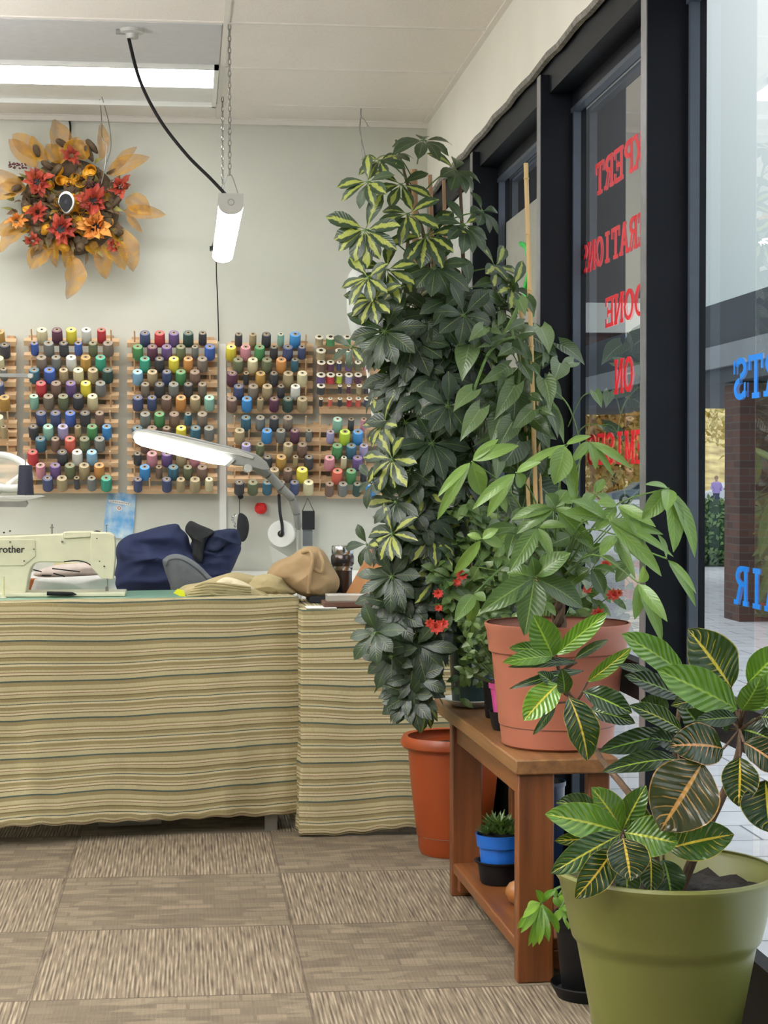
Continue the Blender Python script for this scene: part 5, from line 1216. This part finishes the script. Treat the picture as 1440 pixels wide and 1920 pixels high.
# second flowering plant behind the terracotta pot (right)
g2 = thing('flowering_cactus', 'smaller plant with red blooms half hidden behind the terracotta pot', 'potted plant', (.890, 4.45, BZ))
C2_ = (.890, 4.45, BZ)
pot(g2, C2_, [(.038,0),(.042,.005),(.05,.12),(.052,.13)], 'blk'); soil(g2, C2_, .045, .118)
gf = MB(); gs = MB(); g0 = Vector((.885, 4.46, BZ+.12))
for i in range(32):
    x, y = R.uniform(1020,1150), R.uniform(1030,1170); p = at(x, y, 4.40+R.uniform(-.06,.06)); gs.tube(smoothpath([g0, (g0+p)/2+Vector((0,0,.04)), p], 3), .0016, 4)
    for k in range(3):
        d = Vector((R.uniform(-1,1), R.uniform(-1,.3), R.uniform(-.9,.4))).normalized(); gf.leaf(p, p+d*R.uniform(.03,.06), .02, (0,-1,.6), .1, .2, 'lance', 5, 1)
gf.build('foliage', 'smallleaf', g2, 'all'); gs.build('stems', 'stem', g2)
for (x, y, r) in [(1135,1058,.016),(1148,1115,.02),(1120,1150,.02),(1100,1105,.014),(1158,1112,.014)]: redflower(x, y, 4.33, r, g2)
# ---- pink pot in black saucer pot
PC = (.795, 4.43, BZ)
pk = thing('small_houseplant', 'small leafy plant in a bright pink pot inside a black dish', 'potted plant', PC)
MB().lathe([(0,0),(.04,0),(.044,.01),(.05,.045),(.053,.047),(.048,.047),(.043,.012),(0,.01)], PC, n=36).build('outer_dish', 'blk', pk)
pot(pk, (PC[0], PC[1], PC[2]+.012), [(.033,0),(.036,.004),(.047,.09),(.051,.092),(.052,.105),(.049,.107)], 'pink'); soil(pk, (PC[0], PC[1], PC[2]+.012), .044, .092)
gf = MB(); gs = MB(); g0 = Vector((PC[0], PC[1], BZ+.1))
for i in range(42):
    x, y = R.uniform(868,965), 1150+R.random()*115; p = at(x, y, 4.40+R.uniform(-.05,.05)); gs.tube([g0, p], .0014, 4)
    for k in range(4):
        d = Vector((R.uniform(-1,1), R.uniform(-1,.3), R.uniform(-.7,.7))).normalized(); gf.leaf(p, p+d*R.uniform(.02,.038), .014, (0,-1,.6), .1, .2, 'lance', 4, 1)
gf.build('foliage', 'smallleaf', pk, 'all'); gs.build('stems', 'stem', pk)
# ---- pothos on bamboo canes
PO = (.885, 4.60, BZ)
po = thing('pothos', 'climbing pothos with heart shaped leaves tied to tall bamboo canes', 'potted plant', PO)
pot(po, PO, [(.036,0),(.04,.004),(.048,.12),(.05,.14),(.047,.142)], 'dkgreen'); soil(po, PO, .043, .125)
for (a, b, r) in ((at(1000,1200,4.70),at(986,306,4.66),.0062),(at(985,1200,4.73),at(977,560,4.7),.0055),(at(1015,1200,4.7),at(1004,700,4.68),.004)):
    a = Vector((a.x, PO[1], BZ+.12)) if a.x < 1 else a; mb = MB().tube([a, b], r, 10)
    for k in range(4):
        c = b+(a-b)*(.03+.11*k); mb.lathe([(r*1.03,-.003),(r*1.25,0),(r*1.03,.003)], c, n=10)
    mb.build('cane', 'bamboo', po)
MB().torus(at(980,560,4.68), .014, .002, n=16, m=5).build('green_tie', plain('green_tie_plastic', rgb(20,120,90), .4), po)
pf = MB(); pst = MB()
def ppx(x, y, Y=4.62): return at(820+x/4.966, 540+y/4.966, Y)
PL = [((430,370),(290,500),110,.7),((270,500),(160,545),40,.9),((300,520),(230,870),190,.8),((620,470),(370,560),80,.5),((760,110),(820,260),110,.8),((830,90),(900,260),110,.2),((800,330),(640,400),90,.3),((780,420),(970,400),110,0),
 ((960,370),(1040,610),170,.9),((640,520),(840,660),140,.1),((660,740),(390,900),120,.8),((330,960),(150,1150),150,1),((720,910),(530,1230),150,.5),((840,660),(740,450),90,.2),((1000,690),(980,580),80,.4),((1140,700),(1075,880),170,.5),((1270,690),(1130,760),110,.6),((1000,850),(1060,1120),150,.5),
 ((880,1010),(990,1060),80,.1),((880,1140),(670,1370),120,.4),((640,1310),(330,1480),90,.7),((560,1080),(660,1350),190,.2),((400,1130),(210,1430),150,.8),((1070,1130),(1180,1450),90,.8),((900,1220),(1060,1390),120,.1),((980,1140),(1100,1200),60,.2),((1050,1150),(1120,1400),110,.1),
 ((640,850),(560,1080),120,.3),((480,950),(380,1020),110,.1),((590,1200),(500,1450),170,.4),((720,1000),(700,1300),200,.1),((700,1250),(560,1500),170,.2),((760,1430),(560,1700),210,.1),((560,1560),(540,1800),120,.5),((780,700),(880,900),120,.2),((500,400),(610,440),70,.4),((600,250),(560,360),80,.6),
 ((870,720),(950,820),100,.1),((460,620),(560,700),90,.3),((690,560),(560,640),110,.3),((560,330),(500,420),80,.5)]
ph_ = [at(985,1150,4.7), at(980,1000,4.68), at(972,880,4.66), at(968,760,4.66), at(975,680,4.64), at(960,620,4.64), at(975,560,4.66)]
pst.tube(smoothpath(ph_), .0045, 6)
pst.tube(smoothpath([at(978,560,4.64), at(948,620,4.62), at(915,665,4.6), at(893,720,4.6), at(888,740,4.6)]), .004, 6)
pst.tube(smoothpath([at(965,632,4.62), at(940,640,4.6), at(918,660,4.6)]), .0035, 6)
pst.tube(smoothpath([at(1000,790,4.66), at(1015,765,4.64), at(1030,762,4.64)]), .003, 6)
pst.tube(smoothpath([at(1030,725,4.64), at(1062,755,4.62), at(1080,800,4.6), at(1088,850,4.58), at(1080,930,4.56)]), .002, 6)
for (a, b, w, br) in PL:
    Y = 4.6+R.uniform(-.07,.05); p0 = ppx(*a, Y); p1 = ppx(*b, Y-.03); q = ppx(a[0]*.75+780*.25, a[1]+60, 4.66)
    pf.leaf(p0, p1, w/4.966*4.6/3400*1.25, (R.uniform(-.4,.4), -.8, R.uniform(.1,.6)), .08, .22, 'heart', 8, 2, rnd=(br, br*.6)); pst.tube(smoothpath([q, (p0+q)/2+Vector((0,0,.01)), p0], 3), .0018, 4)
for i in range(80):
    x, y = R.gauss(970, 40), R.uniform(610,1060); x = max(870, min(1050, x))
    p0 = at(x, y, 4.72+R.uniform(-.07,.07)); a = R.uniform(-2.6,-.5); l = R.uniform(.07,.105); p1 = p0+Vector((math.cos(a)*l, R.uniform(-.03,.03), math.sin(a)*l))
    pf.leaf(p0, p1, l*.7, (R.uniform(-.5,.5), -.8, .4), .08, .2, 'heart', 8, 1, rnd=(R.random()*.4, R.random()*.15)); q = at(975+(x-975)*.2, y+35, 4.7); pst.tube([q, p0], .0016, 4)
for (a, b, c, w) in (((1065,800),(1115,735),(1128,765),.03),((1060,840),(1135,800),(1190,835),.045)):
    st_, p0, p1 = at(*a, 4.62), at(*b, 4.55), at(*c, 4.53); pst.tube(smoothpath([st_, (st_+p0)/2+Vector((0,0,.03)), p0]), .0016, 5); pf.leaf(p0, p1, w, (0,-.7,.7), .05, .2, 'heart', 8, 2, rnd=(.6,.3) if w < .04 else (.1,.0))
pf.build('foliage', 'pothos', po, 'all'); pst.build('vines', 'stem', po)
# ---- blue pot with succulent on shelf
BC = (.795, 4.57, .091)
bp = thing('succulent', 'spiky succulent in a blue pot set in a black dish', 'potted plant', BC)
MB().lathe([(0,0),(.047,0),(.05,.005),(.056,.05),(.064,.054),(.065,.058),(.058,.058),(.052,.052),(.046,.01),(0,.01)], BC, n=40).build('outer_dish', 'blk', bp)
pot(bp, (BC[0], BC[1], BC[2]+.014), [(.042,0),(.044,.004),(.051,.062),(.0515,.078),(.0575,.08),(.061,.108),(.062,.112),(.058,.112)], 'bluepot'); soil(bp, (BC[0], BC[1], BC[2]+.014), .053, .1)
sf = MB()
for k in range(14):
    a = R.random()*6.28; rr_ = R.uniform(0,.042); c = Vector((BC[0]+rr_*math.cos(a), BC[1]+rr_*math.sin(a), BC[2]+.118+R.uniform(0,.03)))
    if k == 0: c = Vector((BC[0]-.005, BC[1]-.02, BC[2]+.15))
    for i in range(18):
        b = i*2.4; e = .25+.9*i/18; d = Vector((math.cos(b)*math.cos(e), math.sin(b)*math.cos(e), math.sin(e))); sf.leaf(c, c+d*(.034 if k else .045), .008, Vector((0,0,1)), -.08, .5, 'lance', 4, 1, rnd=(R.random(), R.random()*.8))
sf.build('rosettes', 'smallleaf', bp, 'all')
# wooden ball, navy pot
wb = thing('wooden_knob', 'small round turned wooden ball on the bench shelf', 'ornament', (.800, 4.335, .091))
MB().lathe([(.012,0),(.024,.008),(.031,.024),(.030,.038),(.022,.05),(.01,.056),(.007,.062),(0,.064)], (.800, 4.335, .091), n=28).build('ball', 'ball', wb)
nvp = thing('navy_pot', 'tall navy glazed pot on the bench shelf behind the near leg', 'pot', (.882, 4.42, .091))
pot(nvp, (.882, 4.42, .091), [(.035,0),(.042,.01),(.048,.16),(.05,.27),(.053,.275),(.053,.285)], 'navypot')
# ---- black pot with light green rosette in front
KC = (.868, 3.86, 0)
bk = thing('trailing_plant', 'drooping bright green plant in a black pot by the bench leg', 'potted plant', KC)
MB().lathe([(0,0),(.068,0),(.074,.012),(.083,.028),(.082,.031),(.07,.014),(0,.008)], KC, n=40).build('saucer', 'blk', bk)
pot(bk, (KC[0], KC[1], .009), [(.055,0),(.058,.004),(.071,.148),(.076,.15),(.078,.172),(.075,.174)], 'blk'); soil(bk, (KC[0], KC[1], .009), .068, .15)
kf = MB(); ks = MB()
def cx3(x, y, Y): return at(960+x/2.4615, 1140+y/2.4615, Y)
for (h, tips, Y) in (((135,1360),[(25,1480),(50,1430),(75,1560),(95,1565),(125,1555),(170,1540),(215,1500),(205,1300),(70,1380),(150,1500),(190,1450),(40,1500),(110,1300)],3.76),((225,1385),[(268,1440),(262,1485),(190,1335),(250,1400),(240,1470),(200,1450)],3.84),((215,1330),[(262,1380),(255,1350),(180,1310)],3.88)):
    c = cx3(*h, Y); ks.tube(smoothpath([Vector((KC[0], KC[1], .15)), (Vector((KC[0], KC[1], .23))+c)/2+Vector((0,0,.02)), c]), .0035, 6)
    for t_ in tips:
        e = cx3(*t_, Y-.02+R.uniform(-.03,.03)); mid = c+(e-c)*.06; kf.leaf(mid, e, .0165+.002*R.random(), (R.uniform(-.3,.3), -.8, .5), .14, .25, 'obov', 7, 2)
kf.build('foliage', 'limeleaf', bk, 'all'); ks.build('stems', 'stem', bk)
# ---- croton in sage pot
VC = (.836, 3.10, 0)
cv = thing('croton', 'yellow veined croton in a large sage green pot, nearest plant', 'potted plant', VC)
pot(cv, VC, [(.098,0),(.104,.008),(.134,.196),(.155,.306),(.157,.316),(.165,.326),(.168,.337),(.188,.425),(.1945,.434),(.196,.442),(.193,.447)], 'sage', 72, .006)
soil(cv, VC, .180, .405)
for i in range(18):
    a = R.random()*6.28; r = R.random()**.5*.155; MB().lathe([(0,-.005),(R.uniform(.004,.009),0),(0,.005)], (VC[0]+r*math.cos(a), VC[1]+r*math.sin(a), .402), Vector((R.random(),R.random(),1)), 6).build('bark_chip', 'soil', cv)
lf = MB(); ls = MB()
# base, tip, width, depth, (tone, vein)
CR = [((190,228),(100,40),125,3.42,(.62,.35)),((205,215),(430,28),80,3.42,(.68,.35)),((180,200),(-5,185),60,3.44,(.5,.3)),((190,222),(-35,250),62,3.40,(.75,.3)),((300,250),(-5,272),40,3.42,(.05,.1)),((290,235),(440,150),42,3.42,(.1,.15)),((330,290),(0,370),40,3.40,(.05,.15)),
((350,340),(545,188),60,3.38,(.6,.6)),((240,395),(228,283),66,3.34,(.1,.2)),((215,350),(60,515),120,3.36,(.7,.55)),((262,410),(345,692),150,3.30,(.22,.72)),((330,385),(545,482),110,3.34,(.15,.25)),((200,440),(100,580),36,3.34,(.3,.2)),((350,470),(560,530),80,3.38,(.08,.2)),((210,370),(120,300),60,3.38,(.2,.3)),
((790,305),(516,128),125,3.22,(.66,.3)),((1040,468),(680,292),165,3.10,(.72,.3)),((1010,368),(820,108),205,3.16,(.12,.66)),((1090,345),(1260,180),130,3.1,(.6,.3)),((1060,470),(1145,325),115,3.06,(.78,.3)),((1080,470),(1260,280),110,3.06,(.7,.4)),((660,310),(488,265),42,3.28,(.05,.1)),
((780,410),(530,315),95,3.28,(.03,.15)),((1040,505),(850,520),70,3.08,(.1,.2)),((785,568),(548,455),90,3.22,(.25,.45)),((975,650),(733,636),175,3.04,(.1,.96)),((880,715),(690,1015),290,3.0,(.97,.92)),((740,580),(415,660),100,3.26,(.05,.1)),((770,700),(430,755),84,3.2,(.08,.3)),
((1052,690),(1045,908),150,3.0,(.18,.7)),((1070,620),(1260,760),150,2.98,(.12,.95)),((1170,800),(1190,1030),230,2.98,(.12,.6)),((1150,500),(1300,520),110,3.04,(.15,.3)),((900,420),(740,450),60,3.16,(.2,.6)),((1000,560),(900,470),90,3.14,(.02,.1)),((1060,560),(1180,600),120,3.1,(.05,.3)),((720,480),(600,430),110,3.3,(.03,.1)),
((820,640),(640,600),100,3.24,(.03,.1)),((900,600),(760,420),130,3.2,(.03,.1)),
((510,1035),(168,955),150,3.02,(.66,.45)),((505,1025),(372,836),130,3.06,(.6,.5)),((512,1022),(615,828),105,3.08,(.45,.5)),((520,1035),(757,1085),165,3.0,(.55,.45)),((500,1045),(190,1218),120,2.99,(.4,.5)),((512,1060),(545,1252),180,2.96,(.15,.72)),((470,1110),(298,1332),135,2.97,(.2,.72)),((720,1110),(1013,1048),160,3.06,(.45,.66)),
((530,1180),(528,1345),105,3.0,(.2,.4)),((640,1150),(640,1310),100,3.02,(.25,.6)),((700,1160),(735,1350),130,3.03,(.2,.2)),((400,925),(212,900),90,3.1,(.1,.4)),((430,1070),(206,1075),70,3.06,(.4,.7)),((600,1120),(560,900),110,3.1,(.2,.4)),((690,1120),(560,960),120,3.12,(.15,.4)),((880,1010),(780,900),120,3.08,(.15,.5))]
for (a, b, w, Y, rn) in CR:
    p0 = cx3(*a, Y); p1 = cx3(*b, Y-.03); lf.leaf(p0, p1+(p1-p0)*.04, w*1.2/2.4615*Y/3400, (R.uniform(-.25,.25), -.85, R.uniform(.2,.5)), R.uniform(.03,.12), .22, 'oblong', 14, 3, wav=.03, rnd=rn)
lf.build('foliage', 'croton', cv, 'all')
def br_(pts, r0, r1):
    q = smoothpath(pts, 6); ls.tube(q, [r0+(r1-r0)*i/(len(q)-1) for i in range(len(q))], 8)
soilz = Vector((VC[0]-.03, VC[1], .39))
br_([soilz, cx3(600,1200,3.06), cx3(512,1040,3.03)], .007, .005)
br_([soilz+Vector((.02,.02,0)), cx3(640,1000,3.12), cx3(520,830,3.18), cx3(400,680,3.3), cx3(300,480,3.38), cx3(220,300,3.42)], .008, .004)
br_([soilz+Vector((.05,0,0)), cx3(860,1100,3.1), cx3(980,850,3.1), cx3(1050,650,3.1), cx3(1050,470,3.1)], .010, .005)
br_([cx3(640,1000,3.12), cx3(740,750,3.2), cx3(760,560,3.24), cx3(790,330,3.24)], .006, .004)
br_([cx3(860,1100,3.1), cx3(760,1110,3.08), cx3(700,1120,3.06)], .004, .003)
for (a, b, w, Y, rn) in CR:
    p0 = cx3(*a, Y); n_ = min(([cx3(512,1040,3.03), cx3(220,300,3.42), cx3(1050,560,3.1), cx3(760,560,3.24), cx3(980,850,3.1), cx3(300,430,3.38), cx3(790,330,3.24), cx3(700,1120,3.06), cx3(850,650,3.12)]), key=lambda q: (q-p0).length); ls.tube([n_, p0], .0022, 5)
ls.build('branches', 'bark', cv)

# ================================================================== LIGHT
w = bpy.data.worlds.new('sky'); bpy.context.scene.world = w; w.use_nodes = True; nt = w.node_tree; bg = nt.nodes['Background']
tc_ = nt.nodes.new('ShaderNodeTexCoord'); sx_ = nt.nodes.new('ShaderNodeSeparateXYZ'); rp = nt.nodes.new('ShaderNodeValToRGB')
nt.links.new(tc_.outputs['Generated'], sx_.inputs[0]); nt.links.new(sx_.outputs[2], rp.inputs[0]); nt.links.new(rp.outputs[0], bg.inputs[0])
rp.color_ramp.elements[0].color = (.20,.26,.27,1); rp.color_ramp.elements[1].color = (.95,.98,1,1); rp.color_ramp.elements[1].position = .5; bg.inputs[1].default_value = 2.3
sc = bpy.context.scene
sc.view_settings.view_transform = 'Standard'; sc.view_settings.look = 'None'; sc.view_settings.exposure = .1
